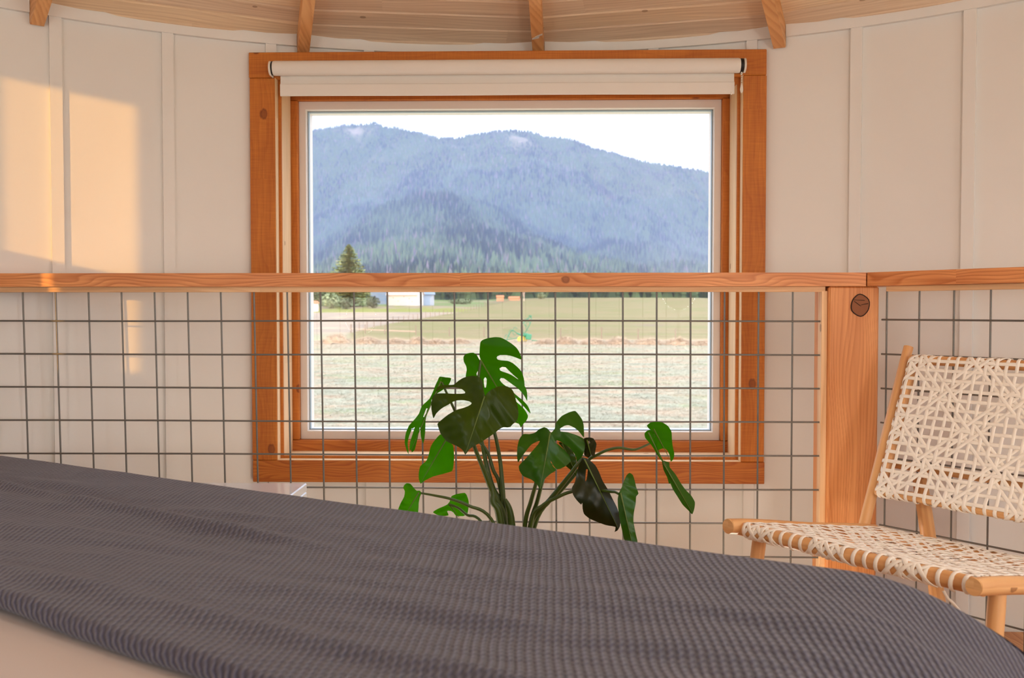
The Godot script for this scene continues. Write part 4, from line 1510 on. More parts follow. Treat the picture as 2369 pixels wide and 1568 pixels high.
func build_behind() -> void:
	pendant("white cone pendant lamp hanging above the right end of the bed", Vector3(0.95, 2.1, -1.2), 0.30)
	pendant("white cone pendant lamp hanging above the left end of the bed", Vector3(-0.95, 2.1, -1.25), 0.30)
	globe("fill_lamp", "added unseen fill globe on a stand behind the bed's right end", Vector3(1.15, 1.1, 0.7), 0.13, -1.1, 1.0, Color(1.0, 0.985, 0.96))  # added lamp, fills the whole room from beside the camera
	globe("low_fill_light", "added unseen fill globe on the floor behind the bed near the chair", Vector3(0.6, 0.12, -2.6), 0.07, -0.12, 0.09, Color(1.0, 0.95, 0.85))  # added lamp hidden by the bed, brightens the lower wall
	globe("low_fill_light", "added unseen fill globe on the floor between side table and plant", Vector3(-0.48, 0.12, -2.62), 0.07, -0.12, 0.10, Color(1.0, 0.95, 0.85))  # second added lamp, also hidden, lifts the lower wall further left
	var ns := thing("nightstand", "small wooden nightstand at the near side of the bed", "nightstand", "", Vector3(-1.35, 0, 0.42))
	var b := MB.new()
	b.box(Transform3D(Basis.IDENTITY, Vector3(0, 0.25, 0)), Vector3(0.4, 0.5, 0.4), 0.006)
	obj("body", b, M.trim, ns)
	b = MB.new()
	b.box(Transform3D(Basis.IDENTITY, Vector3(0, 0.36, 0.205)), Vector3(0.34, 0.16, 0.016), 0.003)
	obj("drawer", b, M.trim, ns)
	globe("table_lamp", "round glass table lamp standing on the nightstand", Vector3(-1.35, 0.90, 0.42), 0.12, -0.40, 0.55, Color(1.0, 0.985, 0.965))
	var block := thing("sun_blocker", "unseen added slant-topped cabinet standing beside the tall window", "blocker", "", Vector3(-2.201, 0, -1.3))  # added out of view, shaped to cut the foot of the sun patch
	var sd := Vector3(0.378, 0, -0.925)
	b = MB.new()
	var across := Vector3(0.925, 0, 0.378)
	var lo := []
	var hi := []
	for q in [[-0.30, -0.1125], [0.30, -0.1125], [0.30, 0.1125], [-0.30, 0.1125]]:
		var f: Vector3 = sd * q[0] + across * q[1]
		lo.append(f)
		hi.append(f + Vector3(0, 1.225 - 0.29 * q[1], 0))
	b.prism(lo, hi, [Vector2.ZERO, Vector2(0.6, 0), Vector2(0.6, 0.2), Vector2(0, 0.2)])
	obj("body", b, M.white, block)


# ------------------------------------------------------------------ the valley
const GD := [5.0, 29.0, 103.0, 112.0, 140.0, 200.0, 260.0, 300.0, 400.0, 500.0, 700.0, 1000.0]
const GH := [-3.65, -3.65, -3.62, -3.55, -3.35, -2.05, -0.7, 1.3, 3.8, 6.4, 9.0, 13.0]


func table(xs: Array, ys: Array, x: float) -> float:
	if x <= xs[0]:
		return ys[0]
	for i in xs.size() - 1:
		if x <= xs[i + 1]:
			return lerpf(ys[i], ys[i + 1], (x - xs[i]) / (xs[i + 1] - xs[i]))
	return ys[-1]


func ground_y(x: float, d: float) -> float:
	return EYE + table(GD, GH, d) + 0.0015 * d * sin(x * 0.035 + d * 0.011)


func on_ground(u: float, d: float) -> Vector3:
	var r := ray(u, 720)
	var x := r.x * d / -r.z
	return Vector3(x, ground_y(x, d), -d)


func u_of(x: float, d: float) -> float:
	return 1184.5 + FPX * tan(atan2(x, d) + YAW)


const FENCE_D := [142.0, 212.0, 300.0, 520.0, 2000.0]
const FENCE_U := [812.0, 985.0, 1120.0, 1185.0, 1260.0]


func build_land() -> void:
	var nz := FastNoiseLite.new()
	nz.seed = 3
	nz.frequency = 1.0
	nz.fractal_octaves = 3
	var lin := func(r: float, g: float, b: float) -> Color: return Color(r, g, b).srgb_to_linear()
	var pale: Color = lin.call(0.88, 0.87, 0.775)
	var straw: Color = lin.call(0.95, 0.85, 0.74)
	var green: Color = lin.call(0.79, 0.825, 0.65)
	var hay: Color = lin.call(0.96, 0.82, 0.70)
	var meadow: Color = lin.call(0.73, 0.675, 0.525)
	var meadow2: Color = lin.call(0.68, 0.665, 0.48)
	var stub: Color = lin.call(0.81, 0.74, 0.68)
	var verge: Color = lin.call(0.71, 0.72, 0.44)
	var track: Color = lin.call(0.76, 0.70, 0.59)
	var lawn: Color = lin.call(0.60, 0.68, 0.47)
	var b := MB.new()
	b.colored = true
	var rows := []
	var uvs := []
	var cols := []
	var d := 6.0
	while d < 1000.0:
		var r := []
		var u := []
		var c := []
		for j in 181:
			var x := lerpf(-0.62, 0.62, j / 180.0) * d
			var y := ground_y(x, d)
			var uu := u_of(x, d)
			var n1 := nz.get_noise_2d(x * 0.16, d * 0.42)
			var n2 := nz.get_noise_2d(x * 0.9 + 50.0, d * 1.7)
			var col: Color
			if d < 112.0:
				col = pale.lerp(straw, smoothstep(-0.15, 0.3, n1 + 0.5 * n2 + (d - 60.0) * 0.004))
				col = col.lerp(green, smoothstep(0.05, 0.45, nz.get_noise_2d(x * 0.1 + 9.0, d * 0.25 + 70.0)))
				col = col.lerp(hay, smoothstep(92.0, 104.0, d) * 0.8)
				y += 0.05 * n2
			elif uu > table(FENCE_D, FENCE_U, d):
				col = meadow.lerp(meadow2, smoothstep(-0.2, 0.4, nz.get_noise_2d(x * 0.03, d * 0.05) + 0.5 * nz.get_noise_2d(x * 0.3, d * 0.2)))
				col = col.lerp(hay, 0.5 * smoothstep(122.0, 112.0, d))
				var dip := exp(-pow((uu - 1505.0) / 30.0, 2.0) - pow((d - 172.0) / 5.0, 2.0))
				col = col.lerp(lin.call(0.70, 0.62, 0.58), dip * 0.9)
			elif d < 262.0:
				col = stub.lerp(straw, smoothstep(0.0, 0.5, nz.get_noise_2d(x * 0.05, d * 0.12)))
				col = col.lerp(green, 0.6 * smoothstep(150.0, 120.0, d))
			elif d < 282.0:
				col = verge
			elif d < 297.0:
				col = track.lerp(verge, smoothstep(0.0, 0.4, n1))
			else:
				col = lawn.lerp(track, smoothstep(0.0, 0.5, nz.get_noise_2d(x * 0.02, d * 0.03)))
			if d > 620.0:
				col = col.lerp(lin.call(0.35, 0.42, 0.28), smoothstep(620.0, 680.0, d))
			r.append(Vector3(x, y, -d))
			u.append(Vector2(x, d))
			c.append(col)
		rows.append(r)
		uvs.append(u)
		cols.append(c)
		d *= 1.0 + 0.012 + 0.02 * smoothstep(110.0, 500.0, d)
	b.sheet(rows, uvs, Vector3.UP, cols)
	var f := obj("field", b, M.field)
	tag(f, "mown hay field and golden meadow outside the window", "field", "", "structure")
	b = MB.new()
	b.colored = true
	b.tint = pale
	b.quad(Vector3(-140, EYE - 3.66, -6.0), Vector3(140, EYE - 3.66, -6.0), Vector3(140, EYE - 3.66, 140), Vector3(-140, EYE - 3.66, 140), Vector3.UP, Vector2(-140, 0), Vector2(140, 0), Vector2(140, 140), Vector2(-140, 140))
	tag(obj("yard_ground", b, M.tint), "pale mown ground round the building", "ground", "", "structure")

	# straw lying on the near field
	var blade := MB.new()
	for i in 10:
		var w := rng.randf() * TAU
		var e := Vector3(cos(w), 0, sin(w))
		var s := Vector3(-sin(w), 0, cos(w)) * 0.007
		var p := Vector3(rng.randf_range(-0.2, 0.2), 0, rng.randf_range(-0.1, 0.1))
		var tip := p + e * rng.randf_range(0.15, 0.45) + Vector3(0, rng.randf_range(0.02, 0.09), 0)
		blade.tri(p - s, p + s, tip, Vector3(0, 1, 0.2).normalized())
	var bm := blade.mesh()
	bm.surface_set_material(0, M.tint)
	var mm := MultiMesh.new()
	mm.transform_format = MultiMesh.TRANSFORM_3D
	mm.use_colors = true
	mm.mesh = bm
	mm.instance_count = 40000
	for i in mm.instance_count:
		var dd := 24.0 + 88.0 * pow(rng.randf(), 1.3)
		var x := rng.randf_range(-0.33, 0.30) * dd
		var n1 := nz.get_noise_2d(x * 0.16, dd * 0.42)
		var sc := 0.8 + dd * 0.008
		mm.set_instance_transform(i, Transform3D(Basis(Vector3.UP, rng.randf() * TAU).scaled(Vector3(sc, sc * 0.8, sc)), Vector3(x, ground_y(x, dd) + 0.02, -dd)))
		mm.set_instance_color(i, pale.lerp(straw, smoothstep(-0.2, 0.3, n1 + rng.randf_range(-0.3, 0.3))) * rng.randf_range(0.42, 0.58))
	var mi := MultiMeshInstance3D.new()
	mi.name = "cut_grass"
	mi.multimesh = mm
	add_child(mi)
	tag(mi, "cut grass and straw lying on the near field", "grass", "", "stuff")

	# windrows of raked hay along the far edge of the cut field
	var hm := MultiMesh.new()
	hm.transform_format = MultiMesh.TRANSFORM_3D
	hm.use_colors = true
	hm.mesh = bm
	var heaps := [[778.0, 104.0, 3.1, 1.1], [850.0, 103.0, 2.6, 0.75], [915.0, 102.5, 1.8, 0.5], [966.0, 102.0, 2.2, 0.75], [1010.0, 102.0, 1.6, 0.5], [1062.0, 102.0, 2.2, 0.55], [1262.0, 101.0, 2.0, 0.5], [1310.0, 101.0, 2.4, 0.75], [1372.0, 100.0, 2.6, 0.6], [1430.0, 100.0, 2.8, 0.75], [1500.0, 99.0, 2.6, 0.7], [1570.0, 98.0, 2.6, 0.75], [1635.0, 97.0, 2.4, 0.55]]
	for i in heaps.size():
		var near := 9.0
		for j in [i - 1, i + 1]:
			if j >= 0 and j < heaps.size():
				near = minf(near, absf(heaps[i][0] - heaps[j][0]) * heaps[i][1] / FPX)
		heaps[i][2] = minf(heaps[i][2], near * 0.46)
	hm.instance_count = heaps.size() * 420
	var hi := 0
	for h in heaps:
		var c := on_ground(h[0], h[1])
		var hb := MB.new()
		var hr := []
		var hu := []
		for i in 13:
			var rr := []
			var ru := []
			for j in 17:
				var qx := lerpf(-1.0, 1.0, j / 16.0)
				var qz := lerpf(-1.0, 1.0, i / 12.0)
				var k := maxf(0.0, 1.0 - qx * qx - qz * qz * 0.9)
				var y: float = h[3] * (pow(k, 0.7) * (0.8 + 0.5 * nz.get_noise_2d(qx * 3.0 + h[0], qz * 3.0))) - 0.05
				rr.append(Vector3(qx * h[2], y, qz * 1.3))
				ru.append(Vector2(qx * h[2], qz))
			hr.append(rr)
			hu.append(ru)
		hb.sheet(hr, hu, Vector3.UP)
		var pile := thing("hay_heap", "", "hay", "heaps of raked hay along the far edge of the cut field", c)
		var where: String = ["largest hay heap, at the field's left end below the conifer", "second heap from the left in the row of raked hay", "low hay heap third from the left in the row", "hay heap in the row below the white barn's right end", "low hay heap just right of the one below the barn", "low hay heap left of the plant's top leaf", "low hay heap just right of the green rake's wheels", "hay heap below the first meadow post right of the rake", "long low hay heap between first and second meadow posts", "hay heap below the second meadow post right of the rake", "hay heap below the third meadow post right of the rake", "hay heap below the last meadow post before the window edge", "last hay heap at the row's right end by the window edge"][heaps.find(h)]
		pile.set_meta("label", where)
		var hmat := M.tint.duplicate() as StandardMaterial3D
		hmat.vertex_color_use_as_albedo = false
		hmat.albedo_color = Color(0.70, 0.60, 0.50)
		obj("hay", hb, hmat, pile)
		for i in 420:
			var qx := rng.randf_range(-1, 1)
			var qz := rng.randf_range(-1, 1)
			var k := maxf(0.0, 1.0 - qx * qx - qz * qz * 0.9)
			var y: float = h[3] * pow(k, 0.7) * (0.8 + 0.5 * nz.get_noise_2d(qx * 3.0 + h[0], qz * 3.0))
			hm.set_instance_transform(hi, Transform3D(Basis(Vector3(1, 0, 0), rng.randf_range(-0.5, 0.9)) * Basis(Vector3.UP, rng.randf() * TAU).scaled(Vector3.ONE * 1.3), c + Vector3(qx * h[2] * 1.05, y - 0.05, qz * 1.3)))
			hm.set_instance_color(hi, hay.lerp(straw, rng.randf()) * rng.randf_range(0.3, 0.52))
			hi += 1
	mi = MultiMeshInstance3D.new()
	mi.name = "loose_hay"
	mi.multimesh = hm
	add_child(mi)
	tag(mi, "loose straw sticking out of the hay heaps", "hay", "", "stuff")

	build_mountain(nz, lin)


const MU := [400.0, 600.0, 705.0, 750.0, 790.0, 840.0, 868.0, 895.0, 925.0, 960.0, 1010.0, 1060.0, 1090.0, 1120.0, 1180.0, 1222.0, 1240.0, 1262.0, 1305.0, 1330.0, 1372.0, 1400.0, 1450.0, 1500.0, 1560.0, 1648.0, 1800.0, 2000.0]
const MV := [380.0, 330.0, 300.0, 298.0, 288.0, 285.0, 282.0, 293.0, 294.0, 306.0, 318.0, 317.0, 309.0, 308.0, 300.0, 300.0, 306.0, 316.0, 317.0, 322.0, 340.0, 349.0, 365.0, 372.0, 380.0, 397.0, 430.0, 500.0]
const SU := [400.0, 690.0, 780.0, 880.0, 960.0, 1050.0, 1150.0, 1230.0, 1300.0, 1380.0, 1450.0, 1520.0, 1580.0, 1650.0, 1750.0, 1900.0]
const SV := [500.0, 520.0, 480.0, 450.0, 415.0, 400.0, 385.0, 370.0, 390.0, 425.0, 455.0, 505.0, 550.0, 580.0, 600.0, 620.0]
const AU := [400.0, 640.0, 705.0, 770.0, 830.0, 870.0, 930.0, 985.0, 1030.0, 1090.0, 1180.0, 1280.0, 1400.0, 1520.0, 1648.0, 1800.0]
const AV := [670.0, 640.0, 612.0, 560.0, 520.0, 500.0, 488.0, 465.0, 458.0, 478.0, 512.0, 548.0, 575.0, 600.0, 615.0, 630.0]


func mountain_y(nz: FastNoiseLite, x: float, d: float) -> float:
	var u := u_of(x, d)
	var yof := func(v: float, dd: float) -> float:
		return at(u, v, dd).y
	var y0: float = yof.call(690.0, 900.0)
	var y1: float = yof.call(table(AU, AV, u) + 6.0, 2600.0)
	var y2: float = yof.call(table(SU, SV, u) + 4.0, 3800.0)
	var y3: float = yof.call(table(MU, MV, u) + 3.0, 5400.0)
	var dip1 := minf(y1, y2) - 25.0
	var dip2 := minf(y2, y3) - 20.0
	var ds := [900.0, 1200.0, 2600.0, 2900.0, 3800.0, 4150.0, 5400.0, 6600.0]
	var ys := [y0, y0 + (y1 - y0) * 0.12, y1, minf(dip1, y1 - 40.0), y2, minf(dip2, y2 - 40.0), y3, y3 - 500.0]
	var y := table(ds, ys, d)
	for i in ds.size() - 1:
		if d >= ds[i] and d <= ds[i + 1]:
			var f: float = (d - ds[i]) / (ds[i + 1] - ds[i])
			y = lerpf(ys[i], ys[i + 1], lerpf(f, smoothstep(0.0, 1.0, f), 0.5))
	var amp := minf((d - 900.0) / 1500.0, 1.0) * (1.0 - 0.85 * exp(-pow((d - 5400.0) / 160.0, 2.0)))
	return y + amp * (nz.get_noise_2d(x * 0.0021, d * 0.0012) * 55.0 + nz.get_noise_2d(x * 0.009, d * 0.006) * 12.0)


func build_mountain(nz: FastNoiseLite, lin: Callable) -> void:
	var soil: Color = lin.call(0.34, 0.40, 0.24)
	var rock: Color = lin.call(0.64, 0.58, 0.52)
	var bare := func(u: float, d: float) -> float:
		var k := exp(-pow((u - 1200.0) / 34.0, 2.0) - pow((d - 5050.0) / 190.0, 2.0)) + exp(-pow((u - 825.0) / 28.0, 2.0) - pow((d - 5240.0) / 90.0, 2.0)) + 0.8 * exp(-pow((u - 1300.0) / 40.0, 2.0) - pow((d - 5390.0) / 60.0, 2.0))
		return k
	var b := MB.new()
	b.colored = true
	var rows := []
	var uvs := []
	var cols := []
	for i in 131:
		var d := lerpf(890.0, 6600.0, pow(i / 130.0, 1.15))
		var r := []
		var u := []
		var c := []
		for j in 201:
			var x := lerpf(-0.5, 0.5, j / 200.0) * d
			r.append(Vector3(x, mountain_y(nz, x, d), -d))
			u.append(Vector2(x, d))
			c.append(soil.lerp(rock, clampf((bare.call(u_of(x, d), d) + 0.6 * nz.get_noise_2d(x * 0.03, d * 0.03)) * 1.3 - 0.25, 0.0, 1.0)))
		rows.append(r)
		uvs.append(u)
		cols.append(c)
	b.sheet(rows, uvs, Vector3.UP, cols)
	tag(obj("mountain", b, M.tint), "long forested mountain ridge filling the view behind the fields", "mountain", "", "structure")

	var tree := MB.new()
	for tier in [[0.0, 0.62, 0.19], [0.32, 1.0, 0.135]]:
		for q in 5:
			var a := TAU * q / 5.0
			var z := TAU * (q + 1) / 5.0
			var pa := Vector3(cos(a) * tier[2], tier[0], sin(a) * tier[2])
			var pz := Vector3(cos(z) * tier[2], tier[0], sin(z) * tier[2])
			var top := Vector3(0, tier[1], 0)
			tree.tri(pa, pz, top, Vector3(cos((a + z) / 2), 0.35, sin((a + z) / 2)).normalized())
	var tm := tree.mesh()
	tm.surface_set_material(0, M.tint)
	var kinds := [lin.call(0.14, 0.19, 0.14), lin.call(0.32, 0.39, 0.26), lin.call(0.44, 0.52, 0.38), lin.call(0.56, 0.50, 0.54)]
	var put := []
	var tint := []
	for i in 62000:
		var d := 930.0 + 4500.0 * pow(rng.randf(), 0.85)
		var x := rng.randf_range(-0.36, 0.33) * d
		var u := u_of(x, d)
		if bare.call(u, d) > 0.45 + rng.randf() * 0.3:
			continue
		var hgt := rng.randf_range(13.0, 25.0) * (0.8 if d > 4800.0 else 1.0)
		var wide := rng.randf_range(0.8, 1.25)
		put.append(Transform3D(Basis(Vector3.UP, rng.randf() * TAU).scaled(Vector3(hgt * wide, hgt, hgt * wide)), Vector3(x, mountain_y(nz, x, d) - 1.0, -d)))
		var n1 := nz.get_noise_2d(x * 0.004, d * 0.003)
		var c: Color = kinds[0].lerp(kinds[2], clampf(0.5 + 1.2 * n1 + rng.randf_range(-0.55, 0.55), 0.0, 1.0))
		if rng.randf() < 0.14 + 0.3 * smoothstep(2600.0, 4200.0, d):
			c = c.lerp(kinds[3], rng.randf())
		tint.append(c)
	# the denser belt of trees on the valley floor
	for i in 5200:
		var d := rng.randf_range(640.0, 930.0)
		var x := rng.randf_range(-0.36, 0.33) * d
		var hgt := rng.randf_range(9.0, 20.0)
		var wide := rng.randf_range(1.0, 1.7)
		put.append(Transform3D(Basis(Vector3.UP, rng.randf() * TAU).scaled(Vector3(hgt * wide, hgt, hgt * wide)), Vector3(x, ground_y(x, d) - 0.5, -d)))
		tint.append((kinds[0] as Color).lerp(kinds[1], rng.randf()) * 0.9)
	var mm := MultiMesh.new()
	mm.transform_format = MultiMesh.TRANSFORM_3D
	mm.use_colors = true
	mm.mesh = tm
	mm.instance_count = put.size()
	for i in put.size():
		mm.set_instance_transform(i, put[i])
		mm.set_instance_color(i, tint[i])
	var mi := MultiMeshInstance3D.new()
	mi.name = "forest"
	mi.multimesh = mm
	add_child(mi)
	tag(mi, "dense conifer forest covering the mountain and the valley floor", "forest", "", "stuff")

	# the blue evening haze of the valley
	var fog := FogVolume.new()
	fog.name = "haze"
	fog.shape = RenderingServer.FOG_VOLUME_SHAPE_BOX
	fog.size = Vector3(5000, 900, 2100)
	fog.position = Vector3(0, 400, -1590)
	var fm := FogMaterial.new()
	fm.albedo = Color(0.605, 0.70, 0.885)
	fm.density = 0.00046
	fog.material = fm
	add_child(fog)
	tag(fog, "blue evening haze lying in front of the mountain", "haze", "", "stuff")


# ------------------------------------------------------------------ the farm across the field
func gable(t: Node3D, w: float, dp: float, h: float, rise: float, yaw: float, wall: Material, roof: Material, over := 0.35) -> void:
	var bs := Basis(Vector3.UP, yaw)
	var c := func(x: float, y: float, z: float) -> Vector3: return bs * Vector3(x, y, z)
	var b := MB.new()
	b.prism([c.call(-w / 2, -0.6, -dp / 2), c.call(w / 2, -0.6, -dp / 2), c.call(w / 2, -0.6, dp / 2), c.call(-w / 2, -0.6, dp / 2)], [c.call(-w / 2, h, -dp / 2), c.call(w / 2, h, -dp / 2), c.call(w / 2, h, dp / 2), c.call(-w / 2, h, dp / 2)], [Vector2.ZERO, Vector2(1, 0), Vector2(1, 1), Vector2(0, 1)])
	for s: float in [-1.0, 1.0]:
		b.tri(c.call(s * w / 2, h, -dp / 2), c.call(s * w / 2, h, dp / 2), c.call(s * w / 2, h + rise, 0), bs * Vector3(s, 0, 0))
	obj("walls", b, wall, t)
	for s: float in [-1.0, 1.0]:
		b = MB.new()
		var k := 1.0 + over / (dp / 2)
		var lo := [c.call(-w / 2 - over, h + rise, 0), c.call(w / 2 + over, h + rise, 0), c.call(w / 2 + over, h + rise - rise * k, s * dp / 2 * k), c.call(-w / 2 - over, h + rise - rise * k, s * dp / 2 * k)]
		var hi := []
		for p: Vector3 in lo:
			hi.append(p + Vector3(0, 0.18, 0))
		b.prism(lo, hi, [Vector2.ZERO, Vector2(1, 0), Vector2(1, 1), Vector2(0, 1)])
		obj("roof", b, roof, t)


func build_farm() -> void:
	var wh := mat(Color(0.80, 0.76, 0.73), 0.9)
	var pink := mat(Color(0.80, 0.71, 0.67), 0.8)
	var rust := mat(Color(0.74, 0.45, 0.31), 0.85)
	var steel := mat(Color(0.46, 0.52, 0.60), 0.7)
	var grey := mat(Color(0.64, 0.60, 0.58), 0.9)
	var d := 306.0
	var c := on_ground(938, d)
	var t := thing("barn", "small white barn with a pale roof right of the conifer", "barn", "", c)
	gable(t, 73.0 * d / FPX, 6.0, 3.6, 3.0, -0.22, wh, pink)
	var wn := mat(Color(0.45, 0.40, 0.42), 0.9)
	for p in [[-3.0, 2.4], [-1.3, 1.4], [0.6, 2.8], [2.4, 2.2], [3.4, 1.2]]:
		var hb := MB.new()
		hb.box(Transform3D(Basis(Vector3.UP, -0.22), Basis(Vector3.UP, -0.22) * Vector3(p[0], p[1], 3.02)), Vector3(0.22, 0.28, 0.06), 0.01)
		obj("vent", hb, wn, t)
	c = on_ground(985, d + 6.0)
	t = thing("barn", "grey-blue lean building behind the white barn's right end", "barn", "", c)
	gable(t, 4.6, 5.0, 3.7, 2.2, 0.3, mat(Color(0.60, 0.64, 0.71), 0.8), steel)
	c = on_ground(881, 330)
	t = thing("machine_shed", "blue-grey metal shed between the conifer and the white barn", "shed", "", c)
	gable(t, 6.6, 8.0, 5.6, 2.6, 0.1, steel, steel)
	c = on_ground(723, 268)
	t = thing("shed", "little white shed with a rusty roof at the window's left edge", "shed", "", c)
	gable(t, 2.6, 3.0, 2.3, 0.5, 0.5, wh, rust, 0.15)
	for s in [[1157.0, 470.0, 3.4, 2.1, "small orange shed in the distance left of the dead tree", 0.1], [1190.0, 500.0, 5.5, 1.2, "low rusty shed in the distance beside the dead tree", -0.2]]:
		c = on_ground(s[0], s[1])
		t = thing("shed", s[4], "shed", "", c)
		gable(t, s[2], 3.0, s[3], 0.7, s[5], mat(Color(0.77, 0.53, 0.41), 0.9), rust, 0.2)

	# the conifer
	c = on_ground(808, 296)
	t = thing("conifer", "tall spruce standing beside the farm sheds", "tree", "", c)
	var b := MB.new()
	b.tube([Vector3(0, -0.5, 0), Vector3(0, 9, 0), Vector3(0, 19.5, 0)], [0.38, 0.24, 0.03], 8)
	obj("trunk", b, mat(Color(0.36, 0.28, 0.22), 0.9), t)
	b = MB.new()
	b.colored = true
	var r2 := RandomNumberGenerator.new()
	r2.seed = 21
	for i in 820:
		var f := pow(r2.randf(), 0.8)
		var y := 1.2 + f * 18.2
		var reach := (7.4 * pow(minf(1.0, (1.0 - f) * 1.6), 0.85) + 0.3) * r2.randf_range(0.6, 1.12)
		var w := r2.randf() * TAU
		var e := Vector3(cos(w), 0, sin(w))
		var s := Vector3(-sin(w), 0, cos(w))
		var sp := []
		for k in 5:
			var q := k / 4.0
			sp.append(Vector3(0, y, 0) + e * reach * q + Vector3(0, -reach * 0.28 * q + reach * 0.18 * q * q, 0))
		b.tint = Color(0.36, 0.42, 0.25).lerp(Color(0.62, 0.62, 0.40), r2.randf()).srgb_to_linear() * r2.randf_range(0.6, 1.1)
		for k in 4:
			var wd := (0.42 + 0.10 * reach) * (1.0 - k / 4.6)
			for sg: float in [-1.0, 1.0]:
				b.tri(sp[k], sp[k + 1], sp[k] + s * sg * wd + e * 0.5 + Vector3(0, r2.randf_range(-0.45, 0.05), 0), (Vector3.UP + e * 0.7 + s * sg * 0.4).normalized())
	obj("foliage", b, M.tint, t)
	# shrubs and small trees at its foot
	var shrubs := [[765.0, 285.0, 3.6, 4.6, 0.62, "pale grey-green willow bush at the conifer's left foot"], [742.0, 300.0, 3.4, 6.0, 0.42, "dark green bush at the window's left edge behind the shed"], [800.0, 280.0, 2.2, 3.4, 0.45, "green bush at the foot of the conifer"], [862.0, 286.0, 2.2, 3.6, 0.40, "dark green bush right of the conifer, beside the metal shed"], [728.0, 320.0, 3.0, 8.5, 0.36, "slim dark tree at the window's left edge"], [1066.0, 350.0, 4.5, 1.8, 0.5, "low green scrub left of the diagonal fence"], [1252.0, 560.0, 3.0, 4.0, 0.6, "small yellow-green tree right of the dead tree"]]
	for s in shrubs:
		c = on_ground(s[0], s[1])
		t = thing("bush", s[5], "bush", "", c)
		b = MB.new()
		b.colored = true
		for i in 700:
			var p := Vector3(r2.randfn(), r2.randfn(), r2.randfn()).normalized() * pow(r2.randf(), 0.35)
			var q := Vector3(p.x * s[2], s[3] * 0.5 + p.y * s[3] * 0.5, p.z * s[2])
			var sz: float = 0.22 + 0.05 * s[2]
			var g: float = s[4] * r2.randf_range(0.75, 1.15)
			b.tint = Color(g * 0.96, g * 1.02, g * 0.78).srgb_to_linear()
			var nn := (p + Vector3(0, 0.4, 0)).normalized()
			b.tri(q + Vector3(r2.randf_range(-1, 1), r2.randf_range(-1, 1), r2.randf_range(-1, 1)) * sz, q + Vector3(r2.randf_range(-1, 1), r2.randf_range(-1, 1), r2.randf_range(-1, 1)) * sz, q + Vector3(r2.randf_range(-1, 1), r2.randf_range(-1, 1), r2.randf_range(-1, 1)) * sz, nn)
		obj("foliage", b, M.tint, t)
		b = MB.new()
		for i in 4:
			b.tube([Vector3(0, -0.3, 0), Vector3(r2.randf_range(-0.5, 0.5) * s[2], s[3] * 0.7, r2.randf_range(-0.4, 0.4))], [0.09, 0.03], 5)
		obj("stem", b, mat(Color(0.4, 0.33, 0.27), 0.9), t)
	# the bare dead tree far off
	c = on_ground(1212, 480)
	t = thing("dead_tree", "pale leafless tree beside the distant rusty sheds", "tree", "", c)
	b = MB.new()
	b.tube([Vector3(0, -0.4, 0), Vector3(0.2, 4.0, 0), Vector3(0.0, 9.0, 0)], [0.22, 0.15, 0.04], 6)
	for i in 16:
		var y := r2.randf_range(2.0, 8.0)
		var w := r2.randf() * TAU
		var e := Vector3(cos(w), 0, sin(w)) * r2.randf_range(0.8, 2.4)
		b.tube([Vector3(0.1, y, 0), Vector3(0.1, y + 0.8, 0) + e * 0.6, Vector3(0.1, y + 2.0, 0) + e], [0.09, 0.06, 0.02], 5)
	obj("branches", b, mat(Color(0.80, 0.70, 0.64), 0.9), t)

	# post-and-wire fence: up the hill, and along the near side of the meadow
	var wood_grey := mat(Color(0.52, 0.45, 0.40), 0.9)
	var runs := [[[812.0, 142.0], [985.0, 212.0], [1120.0, 300.0], [1185.0, 520.0]], [[812.0, 142.0], [1040.0, 126.0], [1297.0, 118.0], [1392.0, 116.0], [1476.0, 113.5], [1563.0, 112.0], [1700.0, 110.0]]]
	var names := ["weathered fence running diagonally up past the barn", "weathered fence along the near side of the golden meadow"]
	for k in 2:
		c = on_ground(runs[k][0][0], runs[k][0][1])
		t = thing("fence", names[k], "fence", "", c)
		var posts := []
		if k == 0:
			var acc := []
			for i in runs[k].size() - 1:
				var a := on_ground(runs[k][i][0], runs[k][i][1])
				var z := on_ground(runs[k][i + 1][0], runs[k][i + 1][1])
				var cnt := int(a.distance_to(z) / 5.2)
				for j in cnt:
					var p := a.lerp(z, float(j) / cnt)
					p.y = ground_y(p.x, -p.z)
					acc.append(p)
			posts = acc
		else:
			for p in [[812.0, 142.0], [845.0, 138.0], [890.0, 135.0], [962.0, 130.0], [1040.0, 126.0], [1120.0, 123.0], [1210.0, 120.5], [1297.0, 118.0], [1392.0, 116.0], [1476.0, 113.5], [1563.0, 112.0], [1650.0, 110.0]]:
				posts.append(on_ground(p[0], p[1]))
		for p: Vector3 in posts:
			var lean := Vector3(r2.randf_range(-0.05, 0.05), 1.35 * r2.randf_range(0.85, 1.1), r2.randf_range(-0.05, 0.05))
			b = MB.new()
			b.tube([p - c - Vector3(0, 0.3, 0), p - c + lean], [0.075, 0.06], 7)
			obj("post", b, wood_grey, t)
		for y: float in [0.45, 0.8, 1.15]:
			b = MB.new()
			for i in posts.size() - 1:
				b.tube([posts[i] - c + Vector3(0, y, 0), posts[i + 1] - c + Vector3(0, y, 0)], [0.008], 4, false)
			obj("wire", b, wood_grey, t)
		if k == 1:
			b = MB.new()
			beam(b, posts[0] - c + Vector3(0, 0.55, 0), posts[3] - c + Vector3(0, 0.5, 0), 0.08, 0.12)
			obj("rail", b, mat(Color(0.72, 0.62, 0.56), 0.9), t)

	build_rake()


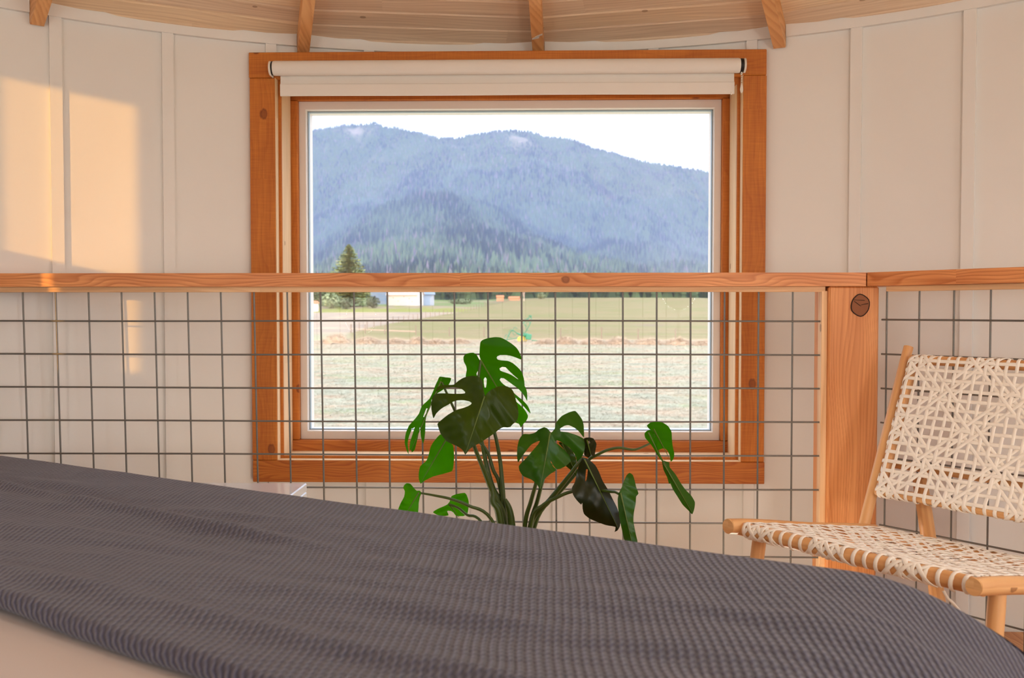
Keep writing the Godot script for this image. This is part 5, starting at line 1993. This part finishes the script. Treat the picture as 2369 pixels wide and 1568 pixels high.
func build_rake() -> void:
	var d := 108.0
	var c := on_ground(1214, d)
	var t := thing("hay_rake", "folded green hay rake with yellow wheels at the meadow's edge", "hay rake", "", c)
	var grn := mat(Color(0.15, 0.50, 0.38), 0.5)
	var yel := mat(Color(0.90, 0.76, 0.30), 0.5)
	var px := d / FPX
	var g0 := 788.0
	var P := func(u: float, v: float, z := 0.0) -> Vector3: return Vector3((u - 1214.0) * px, (g0 - v) * px, z)
	var b := MB.new()
	for w in [[1204.0, 0.5], [1213.0, -0.6]]:
		b = MB.new()
		var cc: Vector3 = P.call(w[0], 783.0, w[1])
		var ring := []
		for i in 21:
			ring.append(cc + Vector3(cos(TAU * i / 20.0), sin(TAU * i / 20.0), 0) * 0.27)
		b.tube(ring, [0.075], 8, false)
		b.tube([cc + Vector3(0, 0, -0.08), cc + Vector3(0, 0, 0.08)], [0.12], 10)
		for i in 5:
			var e := Vector3(cos(TAU * i / 5.0), sin(TAU * i / 5.0), 0)
			b.tube([cc, cc + e * 0.25], [0.03], 5)
		obj("wheel", b, yel, t)
	b = MB.new()
	b.box(Transform3D(Basis(Vector3.BACK, -0.15), P.call(1223, 777)), Vector3(13 * px, 13 * px, 0.9), 0.05)
	b.box(Transform3D(Basis(Vector3.BACK, 0.1), P.call(1216, 772)), Vector3(10 * px, 6 * px, 0.7), 0.04)
	obj("gear_box", b, grn, t)
	b = MB.new()
	b.tube([P.call(1230, 785), P.call(1245, 786), P.call(1262, 787)], [0.06, 0.06, 0.04], 7)
	b.tube([P.call(1196, 769), P.call(1212, 775), P.call(1222, 779)], [0.08], 7)
	b.tube([P.call(1168, 785), P.call(1200, 779)], [0.05], 6)
	obj("frame", b, grn, t)
	for a in [[[1212, 771], [1226, 748], [1229, 733], [1224, 728]], [[1196, 769], [1186, 762], [1180, 768], [1172, 784]], [[1212, 771], [1206, 752], [1214, 742], [1230, 728]]]:
		b = MB.new()
		var pts := []
		for i in a.size():
			pts.append(P.call(a[i][0], a[i][1], 0.25 * (i % 2)))
		b.tube(spline(pts, 5), [0.05, 0.04], 6)
		obj("arm", b, grn, t)
	for w in [[1222.0, 752.0, 10.0], [1218.0, 744.0, 9.0], [1192.0, 764.0, 9.0], [1182.0, 770.0, 9.0], [1172.0, 780.0, 8.0], [1226.0, 736.0, 8.0]]:
		b = MB.new()
		var cc: Vector3 = P.call(w[0], w[1], 0.3)
		var rr: float = w[2] * px
		var ring := []
		for i in 14:
			var an := 0.6 + 4.6 * i / 13.0
			ring.append(cc + Vector3(cos(an) * rr * 0.55, sin(an) * rr, sin(an * 2.0) * 0.2))
		b.tube(ring, [0.022], 5, false)
		for i in 6:
			var an := 0.8 + 0.7 * i
			b.tube([cc + Vector3(cos(an) * rr * 0.5, sin(an) * rr * 0.9, 0), cc + Vector3(cos(an) * rr * 0.8, sin(an) * rr * 1.3, 0.1)], [0.012], 4, false)
		obj("rake_wheel", b, grn, t)
